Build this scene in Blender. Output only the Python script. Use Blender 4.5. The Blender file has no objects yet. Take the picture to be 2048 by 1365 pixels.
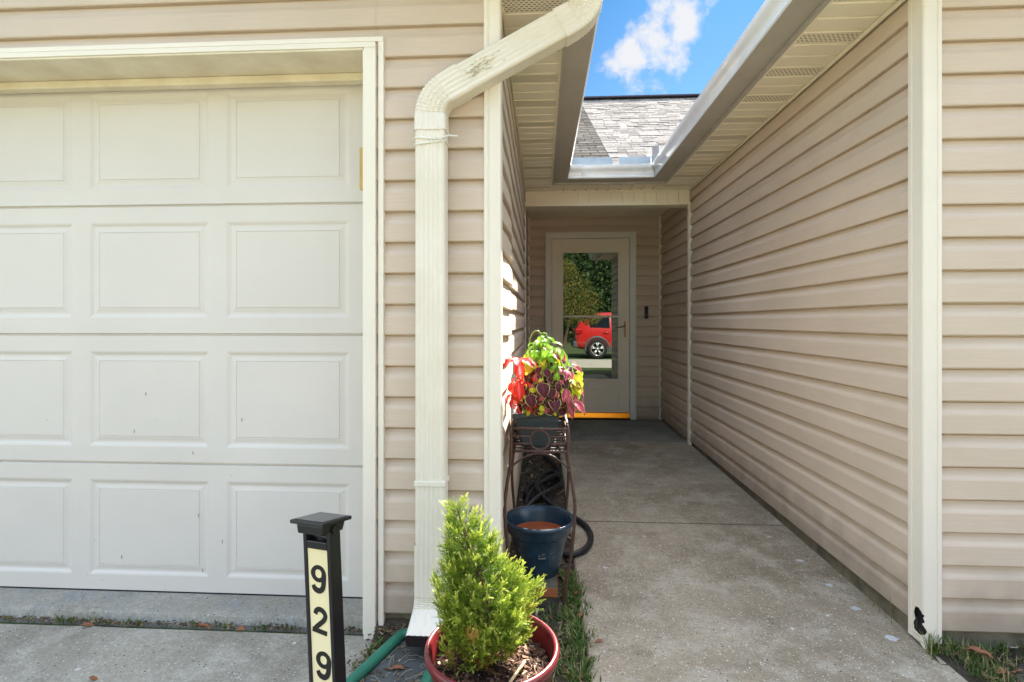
import bpy, bmesh, math, random
from mathutils import Vector, Matrix, Euler
from mathutils import noise as mnoise
from mathutils.geometry import tessellate_polygon
R = math.radians
rnd = random.Random(929)
S = bpy.context.scene
COL = S.collection

# ------------------------------------------------------------------ camera, sky, sun, exposure
cam = bpy.data.cameras.new("camera")
camo = bpy.data.objects.new("camera", cam)
COL.objects.link(camo)
cam.sensor_width = 36.0
cam.lens = 1050.0 / 2048.0 * 36.0
cam.shift_y = -38.5 / 2048.0
cam.clip_start = 0.02
cam.clip_end = 600
camo.location = (0, 0, 1.12)
camo.rotation_euler = (R(90), 0, R(3.27))
S.camera = camo
S.view_settings.view_transform = 'Standard'
S.view_settings.look = 'None'
S.view_settings.exposure = 2.72
S.view_settings.gamma = 1.0

SUN_DIR = Vector((0.385, 1.0, 1.0)).normalized()      # towards the sun
SUN_EL = math.asin(SUN_DIR.z)
SUN_AZ = math.atan2(SUN_DIR.x, SUN_DIR.y)
sun = bpy.data.lights.new("sun", 'SUN')
sun.energy = 5.0
sun.angle = R(0.53)
sun.color = (1.0, 0.94, 0.84)
suno = bpy.data.objects.new("sun", sun)
COL.objects.link(suno)
suno.rotation_euler = SUN_DIR.to_track_quat('Z', 'Y').to_euler()
suno.location = (6, 16, 18)

W = bpy.data.worlds.new("World")
S.world = W
W.use_nodes = True
nt = W.node_tree
nt.nodes.clear()
def wn(t, **kw):
    n = nt.nodes.new(t)
    for k, v in kw.items():
        setattr(n, k, v)
    return n
wl = nt.links.new
sky = wn('ShaderNodeTexSky', sky_type='NISHITA', sun_disc=False, sun_elevation=SUN_EL, sun_rotation=SUN_AZ)
sky.air_density = 1.0
sky.dust_density = 0.6
sky.ozone_density = 2.0
tc = wn('ShaderNodeTexCoord')
sep = wn('ShaderNodeSeparateXYZ')
wl(tc.outputs['Generated'], sep.inputs[0])
# deep clear blue on the sun's side, unseen far side brightened as added fill
facing = wn('ShaderNodeMapRange')
facing.inputs['From Min'].default_value = -0.35
facing.inputs['From Max'].default_value = 0.45
wl(sep.outputs['Y'], facing.inputs['Value'])
tint = wn('ShaderNodeMix', data_type='RGBA')
tint.inputs[6].default_value = (2.9, 2.45, 1.95, 1)
tint.inputs[7].default_value = (0.042, 0.104, 0.190, 1)
wl(facing.outputs[0], tint.inputs[0])
mul = wn('ShaderNodeMix', data_type='RGBA', blend_type='MULTIPLY')
mul.inputs[0].default_value = 1.0
wl(sky.outputs[0], mul.inputs[6])
hz = wn('ShaderNodeMapRange')
hz.inputs['From Min'].default_value = 0.0
hz.inputs['From Max'].default_value = 0.75
wl(sep.outputs['Z'], hz.inputs['Value'])
high = wn('ShaderNodeMix', data_type='RGBA')
high.inputs[6].default_value = (1.32, 1.04, 0.80, 1)
high.inputs[7].default_value = (0.60, 0.52, 0.43, 1)
wl(hz.outputs[0], high.inputs[0])
wl(high.outputs[2], tint.inputs[6])
lowblue = wn('ShaderNodeMapRange')
lowblue.inputs['From Min'].default_value = 0.36
lowblue.inputs['From Max'].default_value = 0.56
wl(sep.outputs['Z'], lowblue.inputs['Value'])
blues = wn('ShaderNodeMix', data_type='RGBA')
blues.inputs[6].default_value = (0.068, 0.128, 0.172, 1)
blues.inputs[7].default_value = (0.024, 0.078, 0.138, 1)
wl(lowblue.outputs[0], blues.inputs[0])
wl(blues.outputs[2], tint.inputs[7])
# zenith brightened above the strip of sky in view, added light for the walkway
zen = wn('ShaderNodeMapRange')
zen.interpolation_type = 'SMOOTHSTEP'
zen.inputs['From Min'].default_value = 0.66
zen.inputs['From Max'].default_value = 0.90
wl(sep.outputs['Z'], zen.inputs['Value'])
over = wn('ShaderNodeMix', data_type='RGBA')
over.inputs[7].default_value = (4.9, 3.6, 2.5, 1)
wl(zen.outputs[0], over.inputs[0])
wl(tint.outputs[2], over.inputs[6])
wl(over.outputs[2], mul.inputs[7])
# one cumulus cloud above the far roof
def puff(c, k):
    d_ = wn('ShaderNodeVectorMath', operation='SUBTRACT')
    d_.inputs[1].default_value = Vector(c).normalized()
    wl(tc.outputs['Generated'], d_.inputs[0])
    m_ = wn('ShaderNodeVectorMath', operation='MULTIPLY')
    m_.inputs[1].default_value = k
    wl(d_.outputs[0], m_.inputs[0])
    l_ = wn('ShaderNodeVectorMath', operation='LENGTH')
    wl(m_.outputs[0], l_.inputs[0])
    return l_.outputs['Value']
cn = wn('ShaderNodeTexNoise')
cn.inputs['Scale'].default_value = 15.0
cn.inputs['Detail'].default_value = 9.0
cn.inputs['Roughness'].default_value = 0.62
cn.inputs['Distortion'].default_value = 0.1
wl(tc.outputs['Generated'], cn.inputs['Vector'])
def wmath(op, a, b):
    n = wn('ShaderNodeMath', operation=op)
    for i, v in enumerate((a, b)):
        if isinstance(v, (int, float)):
            n.inputs[i].default_value = v
        else:
            wl(v, n.inputs[i])
    return n.outputs[0]
dens = wmath('SUBTRACT', wmath('MULTIPLY', wmath('SUBTRACT', cn.outputs['Fac'], 0.5), 2.5), wmath('SUBTRACT', wmath('MINIMUM', wmath('MINIMUM', puff((0.226, 0.853, 0.476), (9.6, 7, 10.5)), puff((0.146, 0.885, 0.442), (11.5, 8, 16))), puff((0.186, 0.868, 0.466), (10, 8, 11.5))), 0.62))
cm = wn('ShaderNodeMapRange')
cm.interpolation_type = 'SMOOTHSTEP'
cm.inputs['From Min'].default_value = 0.0
cm.inputs['From Max'].default_value = 0.62
wl(dens, cm.inputs['Value'])
cmix = wn('ShaderNodeMix', data_type='RGBA')
cmix.inputs[7].default_value = (1.12, 1.14, 1.2, 1)
wl(cm.outputs[0], cmix.inputs[0])
wl(mul.outputs[2], cmix.inputs[6])
bg = wn('ShaderNodeBackground')
bg.inputs['Strength'].default_value = 0.12
wl(cmix.outputs[2], bg.inputs['Color'])
wo = wn('ShaderNodeOutputWorld')
wl(bg.outputs[0], wo.inputs['Surface'])

# ------------------------------------------------------------------ materials
def new_mat(name):
    m = bpy.data.materials.new(name)
    m.use_nodes = True
    t = m.node_tree
    b = t.nodes['Principled BSDF']
    return m, t, b

def pmat(name, col, rough=0.5, var=0.06, vscale=4.0, bump=0.0, bscale=60.0, stretch=(1, 1, 1), metal=0.0, spec=0.4,
         col2=None, detail=5.0, bdist=0.002, coat=0.0):
    m, t, b = new_mat(name)
    L = t.links.new
    tcn = t.nodes.new('ShaderNodeTexCoord')
    n1 = t.nodes.new('ShaderNodeTexNoise')
    n1.inputs['Scale'].default_value = vscale
    n1.inputs['Detail'].default_value = detail
    n1.inputs['Roughness'].default_value = 0.6
    L(tcn.outputs['Object'], n1.inputs['Vector'])
    mr = t.nodes.new('ShaderNodeMapRange')
    mr.inputs['From Min'].default_value = 0.3
    mr.inputs['From Max'].default_value = 0.7
    L(n1.outputs['Fac'], mr.inputs['Value'])
    mx = t.nodes.new('ShaderNodeMix')
    mx.data_type = 'RGBA'
    c2 = col2 or tuple(c * (1 - 2 * var) for c in col)
    mx.inputs[6].default_value = (*col, 1)
    mx.inputs[7].default_value = (*c2, 1)
    L(mr.outputs[0], mx.inputs[0])
    L(mx.outputs[2], b.inputs['Base Color'])
    b.inputs['Roughness'].default_value = rough
    b.inputs['Metallic'].default_value = metal
    b.inputs['Specular IOR Level'].default_value = spec
    b.inputs['Coat Weight'].default_value = coat
    if bump > 0:
        mp = t.nodes.new('ShaderNodeMapping')
        mp.inputs['Scale'].default_value = stretch
        L(tcn.outputs['Object'], mp.inputs['Vector'])
        n2 = t.nodes.new('ShaderNodeTexNoise')
        n2.inputs['Scale'].default_value = bscale
        n2.inputs['Detail'].default_value = 4
        L(mp.outputs[0], n2.inputs['Vector'])
        bp = t.nodes.new('ShaderNodeBump')
        bp.inputs['Strength'].default_value = bump
        bp.inputs['Distance'].default_value = bdist
        L(n2.outputs['Fac'], bp.inputs['Height'])
        L(bp.outputs[0], b.inputs['Normal'])
    return m

def concrete(name, c1, c2, c3, speck=0.16, scale=1.0):
    m, t, b = new_mat(name)
    L = t.links.new
    tcn = t.nodes.new('ShaderNodeTexCoord')
    def noise(sc, det, ro=0.6):
        n = t.nodes.new('ShaderNodeTexNoise')
        n.inputs['Scale'].default_value = sc
        n.inputs['Detail'].default_value = det
        n.inputs['Roughness'].default_value = ro
        L(tcn.outputs['Object'], n.inputs['Vector'])
        return n.outputs['Fac']
    def rng(v, a, z):
        r = t.nodes.new('ShaderNodeMapRange')
        r.inputs['From Min'].default_value = a
        r.inputs['From Max'].default_value = z
        L(v, r.inputs['Value'])
        return r.outputs[0]
    def mix(f, a, z, bl='MIX'):
        x = t.nodes.new('ShaderNodeMix')
        x.data_type = 'RGBA'
        x.blend_type = bl
        if isinstance(f, float):
            x.inputs[0].default_value = f
        else:
            L(f, x.inputs[0])
        for i, v in ((6, a), (7, z)):
            if isinstance(v, tuple):
                x.inputs[i].default_value = (*v, 1)
            else:
                L(v, x.inputs[i])
        return x.outputs[2]
    base = mix(rng(noise(1.3 * scale, 9, 0.66), 0.38, 0.62), c1, c2)
    base = mix(rng(noise(3.1 * scale, 9, 0.72), 0.56, 0.70), base, tuple(c * 0.72 for c in c2))
    base = mix(rng(noise(5.5 * scale, 6, 0.7), 0.48, 0.72), base, c3)
    fine = rng(noise(120 * scale, 3), 0.25, 0.75)
    base = mix(0.55, base, mix(fine, (0.50, 0.50, 0.50), (1.35, 1.33, 1.3)), 'MULTIPLY')
    med = rng(noise(38 * scale, 4, 0.7), 0.3, 0.7)
    base = mix(0.40, base, mix(med, (0.62, 0.60, 0.56), (1.25, 1.25, 1.25)), 'MULTIPLY')
    for sc, thr, colr in ((230.0, speck * 1.5, (0.56, 0.54, 0.48)), (140.0, speck, (0.62, 0.60, 0.55)), (85.0, speck * 0.42, (0.52, 0.49, 0.43)), (34.0, speck * 0.05, (0.50, 0.47, 0.41)), (90.0, 0.05, (0.06, 0.055, 0.045))):
        v = t.nodes.new('ShaderNodeTexVoronoi')
        v.inputs['Scale'].default_value = sc * scale
        v.inputs['Randomness'].default_value = 1.0
        L(tcn.outputs['Object'], v.inputs['Vector'])
        sx = t.nodes.new('ShaderNodeSeparateColor')
        L(v.outputs['Color'], sx.inputs[0])
        lt = t.nodes.new('ShaderNodeMath')
        lt.operation = 'LESS_THAN'
        L(sx.outputs[0], lt.inputs[0])
        lt.inputs[1].default_value = thr
        d = rng(v.outputs['Distance'], 0.32, 0.22)
        mm = t.nodes.new('ShaderNodeMath')
        mm.operation = 'MULTIPLY'
        L(lt.outputs[0], mm.inputs[0])
        L(d, mm.inputs[1])
        base = mix(mm.outputs[0], base, colr)
    L(base, b.inputs['Base Color'])
    b.inputs['Roughness'].default_value = 0.9
    b.inputs['Specular IOR Level'].default_value = 0.2
    bp = t.nodes.new('ShaderNodeBump')
    bp.inputs['Strength'].default_value = 0.35
    bp.inputs['Distance'].default_value = 0.003
    L(noise(90 * scale, 6, 0.7), bp.inputs['Height'])
    L(bp.outputs[0], b.inputs['Normal'])
    return m

def siding_mat(name, col):
    m, t, b = new_mat(name)
    L = t.links.new
    tcn = t.nodes.new('ShaderNodeTexCoord')
    mp = t.nodes.new('ShaderNodeMapping')
    mp.inputs['Scale'].default_value = (5, 5, 150)
    L(tcn.outputs['Object'], mp.inputs['Vector'])
    g = t.nodes.new('ShaderNodeTexNoise')
    g.inputs['Scale'].default_value = 1.6
    g.inputs['Detail'].default_value = 5
    g.inputs['Roughness'].default_value = 0.65
    g.inputs['Distortion'].default_value = 0.6
    L(mp.outputs[0], g.inputs['Vector'])
    n = t.nodes.new('ShaderNodeTexNoise')
    n.inputs['Scale'].default_value = 2.2
    n.inputs['Detail'].default_value = 6
    L(tcn.outputs['Object'], n.inputs['Vector'])
    r1 = t.nodes.new('ShaderNodeMapRange')
    r1.inputs['From Min'].default_value = 0.3
    r1.inputs['From Max'].default_value = 0.7
    L(n.outputs['Fac'], r1.inputs['Value'])
    mx = t.nodes.new('ShaderNodeMix')
    mx.data_type = 'RGBA'
    mx.inputs[6].default_value = (*col, 1)
    mx.inputs[7].default_value = (col[0] * 0.90, col[1] * 0.895, col[2] * 0.88, 1)
    L(r1.outputs[0], mx.inputs[0])
    r2 = t.nodes.new('ShaderNodeMapRange')
    r2.inputs['From Min'].default_value = 0.3
    r2.inputs['From Max'].default_value = 0.7
    r2.inputs['To Min'].default_value = 0.93
    r2.inputs['To Max'].default_value = 1.04
    L(g.outputs['Fac'], r2.inputs['Value'])
    m2 = t.nodes.new('ShaderNodeMix')
    m2.data_type = 'RGBA'
    m2.blend_type = 'MULTIPLY'
    m2.inputs[0].default_value = 1.0
    L(mx.outputs[2], m2.inputs[6])
    L(r2.outputs[0], m2.inputs[7])
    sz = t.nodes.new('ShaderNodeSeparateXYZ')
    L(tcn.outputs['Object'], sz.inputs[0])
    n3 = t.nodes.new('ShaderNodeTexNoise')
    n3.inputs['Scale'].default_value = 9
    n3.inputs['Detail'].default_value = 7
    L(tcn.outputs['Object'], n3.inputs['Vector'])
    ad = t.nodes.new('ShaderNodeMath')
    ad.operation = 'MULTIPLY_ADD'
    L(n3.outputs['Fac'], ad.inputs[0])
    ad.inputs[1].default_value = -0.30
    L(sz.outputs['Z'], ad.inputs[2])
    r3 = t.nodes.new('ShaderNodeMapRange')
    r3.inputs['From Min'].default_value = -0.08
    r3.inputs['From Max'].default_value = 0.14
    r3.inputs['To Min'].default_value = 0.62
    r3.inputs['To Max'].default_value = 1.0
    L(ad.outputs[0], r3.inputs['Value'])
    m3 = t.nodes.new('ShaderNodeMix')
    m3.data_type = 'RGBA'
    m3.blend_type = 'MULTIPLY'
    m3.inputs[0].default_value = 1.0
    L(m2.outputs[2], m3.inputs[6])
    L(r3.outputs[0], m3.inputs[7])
    L(m3.outputs[2], b.inputs['Base Color'])
    b.inputs['Roughness'].default_value = 0.48
    b.inputs['Specular IOR Level'].default_value = 0.35
    bp = t.nodes.new('ShaderNodeBump')
    bp.inputs['Strength'].default_value = 0.28
    bp.inputs['Distance'].default_value = 0.0012
    L(g.outputs['Fac'], bp.inputs['Height'])
    L(bp.outputs[0], b.inputs['Normal'])
    return m

def attr_mat(name, stops, attr='tone', rough=0.55, transl=0.3, spec=0.3, noise_amt=0.0):
    """colour from a per-vertex pattern value (leaf margin, tip age, tab tone), optional translucency"""
    m, t, b = new_mat(name)
    L = t.links.new
    a = t.nodes.new('ShaderNodeAttribute')
    a.attribute_name = attr
    cr = t.nodes.new('ShaderNodeValToRGB')
    el = cr.color_ramp.elements
    while len(el) < len(stops):
        el.new(0.5)
    for e, (p, c) in zip(el, stops):
        e.position = p
        e.color = (*c, 1)
    L(a.outputs['Fac'], cr.inputs[0])
    outc = cr.outputs[0]
    if noise_amt:
        tcn = t.nodes.new('ShaderNodeTexCoord')
        n = t.nodes.new('ShaderNodeTexNoise')
        n.inputs['Scale'].default_value = 45
        n.inputs['Detail'].default_value = 5
        L(tcn.outputs['Object'], n.inputs['Vector'])
        r = t.nodes.new('ShaderNodeMapRange')
        r.inputs['From Min'].default_value = 0.3
        r.inputs['From Max'].default_value = 0.7
        r.inputs['To Min'].default_value = 1 - noise_amt
        r.inputs['To Max'].default_value = 1 + noise_amt
        L(n.outputs['Fac'], r.inputs['Value'])
        mm = t.nodes.new('ShaderNodeMix')
        mm.data_type = 'RGBA'
        mm.blend_type = 'MULTIPLY'
        mm.inputs[0].default_value = 1
        L(outc, mm.inputs[6])
        L(r.outputs[0], mm.inputs[7])
        outc = mm.outputs[2]
    L(outc, b.inputs['Base Color'])
    b.inputs['Roughness'].default_value = rough
    b.inputs['Specular IOR Level'].default_value = spec
    if transl > 0:
        tr = t.nodes.new('ShaderNodeBsdfTranslucent')
        L(outc, tr.inputs['Color'])
        ms = t.nodes.new('ShaderNodeMixShader')
        ms.inputs[0].default_value = transl
        L(b.outputs[0], ms.inputs[1])
        L(tr.outputs[0], ms.inputs[2])
        L(ms.outputs[0], t.nodes['Material Output'].inputs['Surface'])
    return m

def vent_mat(name, col):
    m, t, b = new_mat(name)
    L = t.links.new
    tcn = t.nodes.new('ShaderNodeTexCoord')
    br = t.nodes.new('ShaderNodeTexBrick')
    br.offset = 0.5
    br.inputs['Color1'].default_value = (0.012, 0.011, 0.01, 1)
    br.inputs['Color2'].default_value = (0.02, 0.018, 0.015, 1)
    br.inputs['Mortar'].default_value = (*col, 1)
    br.inputs['Scale'].default_value = 1.0
    br.inputs['Mortar Size'].default_value = 0.0042
    br.inputs['Mortar Smooth'].default_value = 0.1
    br.inputs['Brick Width'].default_value = 0.019
    br.inputs['Row Height'].default_value = 0.0125
    L(tcn.outputs['Object'], br.inputs['Vector'])
    L(br.outputs['Color'], b.inputs['Base Color'])
    b.inputs['Roughness'].default_value = 0.5
    return m

M = {}
M['siding'] = siding_mat('vinyl_siding', (0.625, 0.510, 0.402))
M['trim'] = pmat('cream_vinyl_trim', (0.81, 0.745, 0.635), 0.42, 0.035, 3.0, 0.08, 40, (1, 1, 0.1))
M['gdoor'] = pmat('garage_door_paint', (0.685, 0.640, 0.580), 0.5, 0.03, 2.0, 0.30, 260, (0.25, 1, 1), bdist=0.0012)
M['stain'] = pmat('stained_header_trim', (0.82, 0.75, 0.58), 0.5, 0.0, 7.0, 0.1, 60, col2=(0.66, 0.57, 0.41), detail=8)
M['soffit'] = pmat('soffit_vinyl', (0.91, 0.84, 0.66), 0.45, 0.03, 3.0)
M['vent'] = vent_mat('soffit_vent', (0.87, 0.80, 0.62))
M['gutter'] = pmat('gutter_aluminium', (0.78, 0.78, 0.76), 0.35, 0.07, 9.0, 0.05, 30, metal=0.15, spec=0.6)
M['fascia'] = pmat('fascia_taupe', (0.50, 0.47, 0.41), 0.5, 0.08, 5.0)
M['flash'] = pmat('galvanised_flashing', (0.52, 0.56, 0.60), 0.35, 0.15, 12.0, metal=0.6)
M['spout'] = pmat('downspout_enamel', (0.76, 0.70, 0.60), 0.4, 0.0, 6.0, 0.06, 30, (1, 1, 0.2), col2=(0.69, 0.63, 0.51), detail=8)
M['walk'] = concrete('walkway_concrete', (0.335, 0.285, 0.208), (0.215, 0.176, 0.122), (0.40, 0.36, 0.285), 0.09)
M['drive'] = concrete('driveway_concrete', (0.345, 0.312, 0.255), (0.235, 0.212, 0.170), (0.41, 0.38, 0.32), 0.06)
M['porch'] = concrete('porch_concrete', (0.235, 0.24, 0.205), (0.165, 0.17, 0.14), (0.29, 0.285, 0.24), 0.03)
M['apron'] = concrete('garage_sill_concrete', (0.38, 0.355, 0.305), (0.27, 0.25, 0.205), (0.25, 0.26, 0.26), 0.03)
M['found'] = pmat('mossy_foundation', (0.20, 0.17, 0.12), 0.9, 0.0, 14.0, 0.5, 60, col2=(0.075, 0.072, 0.045), detail=8)
M['joint'] = pmat('joint_dirt', (0.035, 0.03, 0.022), 0.95)
M['soil'] = pmat('garden_soil', (0.060, 0.044, 0.030), 0.95, 0.0, 22.0, 0.9, 70, col2=(0.035, 0.027, 0.018), bdist=0.008)
M['lawn'] = pmat('lawn', (0.100, 0.145, 0.042), 0.9, 0.0, 5.0, 0.9, 160, col2=(0.075, 0.095, 0.032), bdist=0.02)
M['asphalt'] = concrete('street_concrete', (0.62, 0.57, 0.48), (0.56, 0.51, 0.43), (0.66, 0.61, 0.52), 0.03)
M['black'] = pmat('black_plastic', (0.012, 0.012, 0.015), 0.32, 0.1, 30, spec=0.5)
M['solar'] = pmat('solar_cell', (0.02, 0.022, 0.03), 0.18, 0.1, 30, spec=0.6)
M['lens'] = pmat('cream_sign_panel', (0.86, 0.77, 0.49), 0.4, 0.03, 4.0, col2=(0.84, 0.73, 0.43))
M['brass'] = pmat('brass', (0.50, 0.27, 0.07), 0.3, 0.06, 10, metal=0.6)
M['threshold'] = pmat('polished_brass_threshold', (1.0, 0.30, 0.015), 0.22, 0.05, 6, metal=0.9)
M['bronze'] = pmat('dark_bronze', (0.05, 0.035, 0.02), 0.4, metal=0.6)
M['frontdoor'] = pmat('storm_door_enamel', (0.82, 0.765, 0.63), 0.4, 0.02, 3.0)
M['casing'] = pmat('door_casing_paint', (0.76, 0.755, 0.67), 0.45, 0.03, 4.0)
M['rust'] = pmat('rusty_iron', (0.095, 0.045, 0.030), 0.55, 0.0, 60.0, 0.4, 200, col2=(0.040, 0.021, 0.017), spec=0.5)
M['planter'] = pmat('planter_plastic', (0.045, 0.062, 0.070), 0.55, 0.12, 25.0, 0.15, 120)
M['bluepot'] = pmat('blue_pot_glaze', (0.020, 0.052, 0.086), 0.25, 0.0, 18.0, 0.1, 60, col2=(0.010, 0.027, 0.046), spec=0.6, detail=8)
M['terracotta'] = pmat('terracotta', (0.46, 0.125, 0.045), 0.85, 0.12, 20, 0.3, 90)
M['redpot'] = pmat('red_pot_glaze', (0.17, 0.016, 0.018), 0.28, 0.0, 16.0, 0.12, 50, col2=(0.085, 0.010, 0.012), spec=0.5, detail=8, coat=0.12)
M['brick'] = pmat('orange_brick', (0.30, 0.105, 0.038), 0.9, 0.15, 30, 0.5, 90)
M['greenplastic'] = pmat('green_splash_block', (0.022, 0.17, 0.105), 0.42, 0.1, 15, 0.05, 60, spec=0.5)
M['hose'] = pmat('black_rubber_hose', (0.009, 0.010, 0.012), 0.5, 0.1, 30)
M['slab'] = pmat('dark_weathered_stone', (0.125, 0.112, 0.088), 0.9, 0.0, 13, 1.0, 30, (1.0, 4.0, 1.0), col2=(0.030, 0.028, 0.023), detail=9, bdist=0.012)
M['deadleaf'] = pmat('dry_leaf', (0.30, 0.115, 0.045), 0.7, 0.0, 40, col2=(0.16, 0.06, 0.03))
M['wood'] = pmat('ochre_wood', (0.62, 0.42, 0.14), 0.7, 0.08, 20)
M['bark'] = pmat('bark', (0.13, 0.075, 0.045), 0.9, 0.15, 40, 0.7, 80, (1, 1, 0.3))
M['twig'] = pmat('pale_twig', (0.52, 0.40, 0.22), 0.8, 0.15, 60, 0.4, 90)
M['tie'] = pmat('cable_tie', (0.80, 0.77, 0.68), 0.5)
M['dark'] = pmat('dark_void', (0.024, 0.016, 0.022), 0.9)
M['number'] = pmat('black_numeral', (0.012, 0.011, 0.010), 0.5)
M['print'] = pmat('worn_white_print', (0.50, 0.50, 0.44), 0.8)
M['shingle'] = attr_mat('shingle', [(0.0, (0.145, 0.132, 0.122)), (0.5, (0.190, 0.176, 0.160)), (1.0, (0.245, 0.228, 0.207))], rough=0.9, spec=0.0, transl=0, noise_amt=0.3)  # paler than the left strip: sun glare put into the colour
M['shingle3'] = attr_mat('tab_shingle', [(0.0, (0.07, 0.063, 0.056)), (1.0, (0.125, 0.115, 0.10))], rough=0.9, spec=0.0, transl=0, noise_amt=0.3)
M['ridge'] = pmat('ridge_cap', (0.075, 0.062, 0.085), 0.8)
M['tyre'] = pmat('tyre_rubber', (0.018, 0.018, 0.018), 0.8)
M['alloy'] = pmat('alloy_rim', (0.72, 0.72, 0.72), 0.25, metal=0.5)
M['carpaint'] = pmat('red_car_paint', (0.56, 0.020, 0.017), 0.18, 0.02, spec=0.6, coat=0.8)
M['carcladding'] = pmat('grey_cladding', (0.10, 0.11, 0.115), 0.6)
M['carglass'] = pmat('car_glass', (0.012, 0.016, 0.018), 0.06, spec=0.8)
M['taillight'] = pmat('tail_lamp_lens', (0.45, 0.01, 0.01), 0.15, spec=0.7)
M['coleus_dark'] = attr_mat('burgundy_coleus_leaf', [(0.0, (0.13, 0.012, 0.028)), (0.30, (0.055, 0.005, 0.012)), (0.88, (0.065, 0.006, 0.015)), (0.955, (0.60, 0.53, 0.16)), (1.0, (0.66, 0.62, 0.22))], transl=0.10)
M['coleus_pink'] = attr_mat('pink_coleus_leaf', [(0.0, (0.62, 0.14, 0.20)), (0.45, (0.36, 0.040, 0.085)), (0.86, (0.30, 0.028, 0.062)), (0.95, (0.72, 0.60, 0.22)), (1.0, (0.74, 0.66, 0.28))], transl=0.28)
M['coleus_red'] = attr_mat('red_coleus_leaf', [(0.0, (0.80, 0.16, 0.20)), (0.3, (0.66, 0.030, 0.020)), (0.9, (0.52, 0.022, 0.012)), (1.0, (0.40, 0.08, 0.03))], transl=0.45)
M['coleus_lime'] = attr_mat('lime_coleus_leaf', [(0.0, (0.72, 0.66, 0.06)), (0.6, (0.58, 0.60, 0.035)), (1.0, (0.50, 0.56, 0.04))], transl=0.42)
M['leaf_green'] = attr_mat('green_herb_leaf', [(0.0, (0.34, 0.55, 0.05)), (0.7, (0.17, 0.38, 0.022)), (1.0, (0.22, 0.42, 0.03))], transl=0.42)
M['stemgreen'] = pmat('green_stem', (0.20, 0.32, 0.09), 0.5, 0.1, 30)
M['cedar'] = attr_mat('cedar_foliage', [(0.0, (0.36, 0.15, 0.030)), (0.10, (0.28, 0.17, 0.030)), (0.16, (0.075, 0.145, 0.014)), (0.5, (0.16, 0.24, 0.020)), (0.82, (0.36, 0.43, 0.05)), (1.0, (0.66, 0.70, 0.15))], transl=0.30, rough=0.6)
M['grass'] = attr_mat('grass_blade', [(0.0, (0.035, 0.075, 0.012)), (0.6, (0.075, 0.145, 0.022)), (0.85, (0.22, 0.20, 0.07)), (1.0, (0.36, 0.27, 0.14))], transl=0.25)
M['mulch'] = attr_mat('mulch_chips', [(0.0, (0.012, 0.007, 0.005)), (0.55, (0.070, 0.034, 0.020)), (0.9, (0.19, 0.10, 0.06)), (1.0, (0.42, 0.30, 0.21))], transl=0, rough=0.9)
M['litter'] = attr_mat('leaf_litter', [(0.0, (0.04, 0.028, 0.018)), (0.6, (0.12, 0.085, 0.05)), (0.93, (0.24, 0.16, 0.085)), (1.0, (0.50, 0.46, 0.38))], transl=0, rough=0.9)
M['treeleaf'] = attr_mat('tree_leaf', [(0.0, (0.06, 0.11, 0.02)), (0.55, (0.15, 0.19, 0.03)), (0.85, (0.36, 0.27, 0.06)), (1.0, (0.45, 0.17, 0.06))], transl=0.35)
M['darkleaf'] = attr_mat('evergreen_leaf', [(0.0, (0.018, 0.045, 0.010)), (1.0, (0.06, 0.11, 0.025))], transl=0.2)

def glass_mat():
    m, t, b = new_mat('storm_glass')
    L = t.links.new
    g = t.nodes.new('ShaderNodeBsdfGlossy')
    g.inputs['Roughness'].default_value = 0.0
    g.inputs['Color'].default_value = (0.90, 0.97, 0.92, 1)
    d = t.nodes.new('ShaderNodeBsdfDiffuse')
    d.inputs['Color'].default_value = (0.020, 0.034, 0.026, 1)
    tcn = t.nodes.new('ShaderNodeTexCoord')
    n = t.nodes.new('ShaderNodeTexNoise')
    n.inputs['Scale'].default_value = 1.6
    L(tcn.outputs['Object'], n.inputs['Vector'])
    bp = t.nodes.new('ShaderNodeBump')
    bp.inputs['Strength'].default_value = 0.02
    bp.inputs['Distance'].default_value = 0.004
    L(n.outputs['Fac'], bp.inputs['Height'])
    L(bp.outputs[0], g.inputs['Normal'])
    ms = t.nodes.new('ShaderNodeMixShader')
    ms.inputs[0].default_value = 0.125
    L(d.outputs[0], ms.inputs[1])
    L(g.outputs[0], ms.inputs[2])
    L(ms.outputs[0], t.nodes['Material Output'].inputs['Surface'])
    return m
M['glass'] = glass_mat()

# ------------------------------------------------------------------ mesh helpers
def tag(o, label=None, cat=None, group=None, kind=None):
    if label: o['label'] = label
    if cat: o['category'] = cat
    if group: o['group'] = group
    if kind: o['kind'] = kind
    return o

def empty(name, loc=(0, 0, 0), rot=(0, 0, 0)):
    o = bpy.data.objects.new(name, None)
    o.empty_display_size = 0.05
    COL.objects.link(o)
    o.location = loc
    o.rotation_euler = rot
    return o

def root_of(o):
    while o.parent: o = o.parent
    return o

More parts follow.
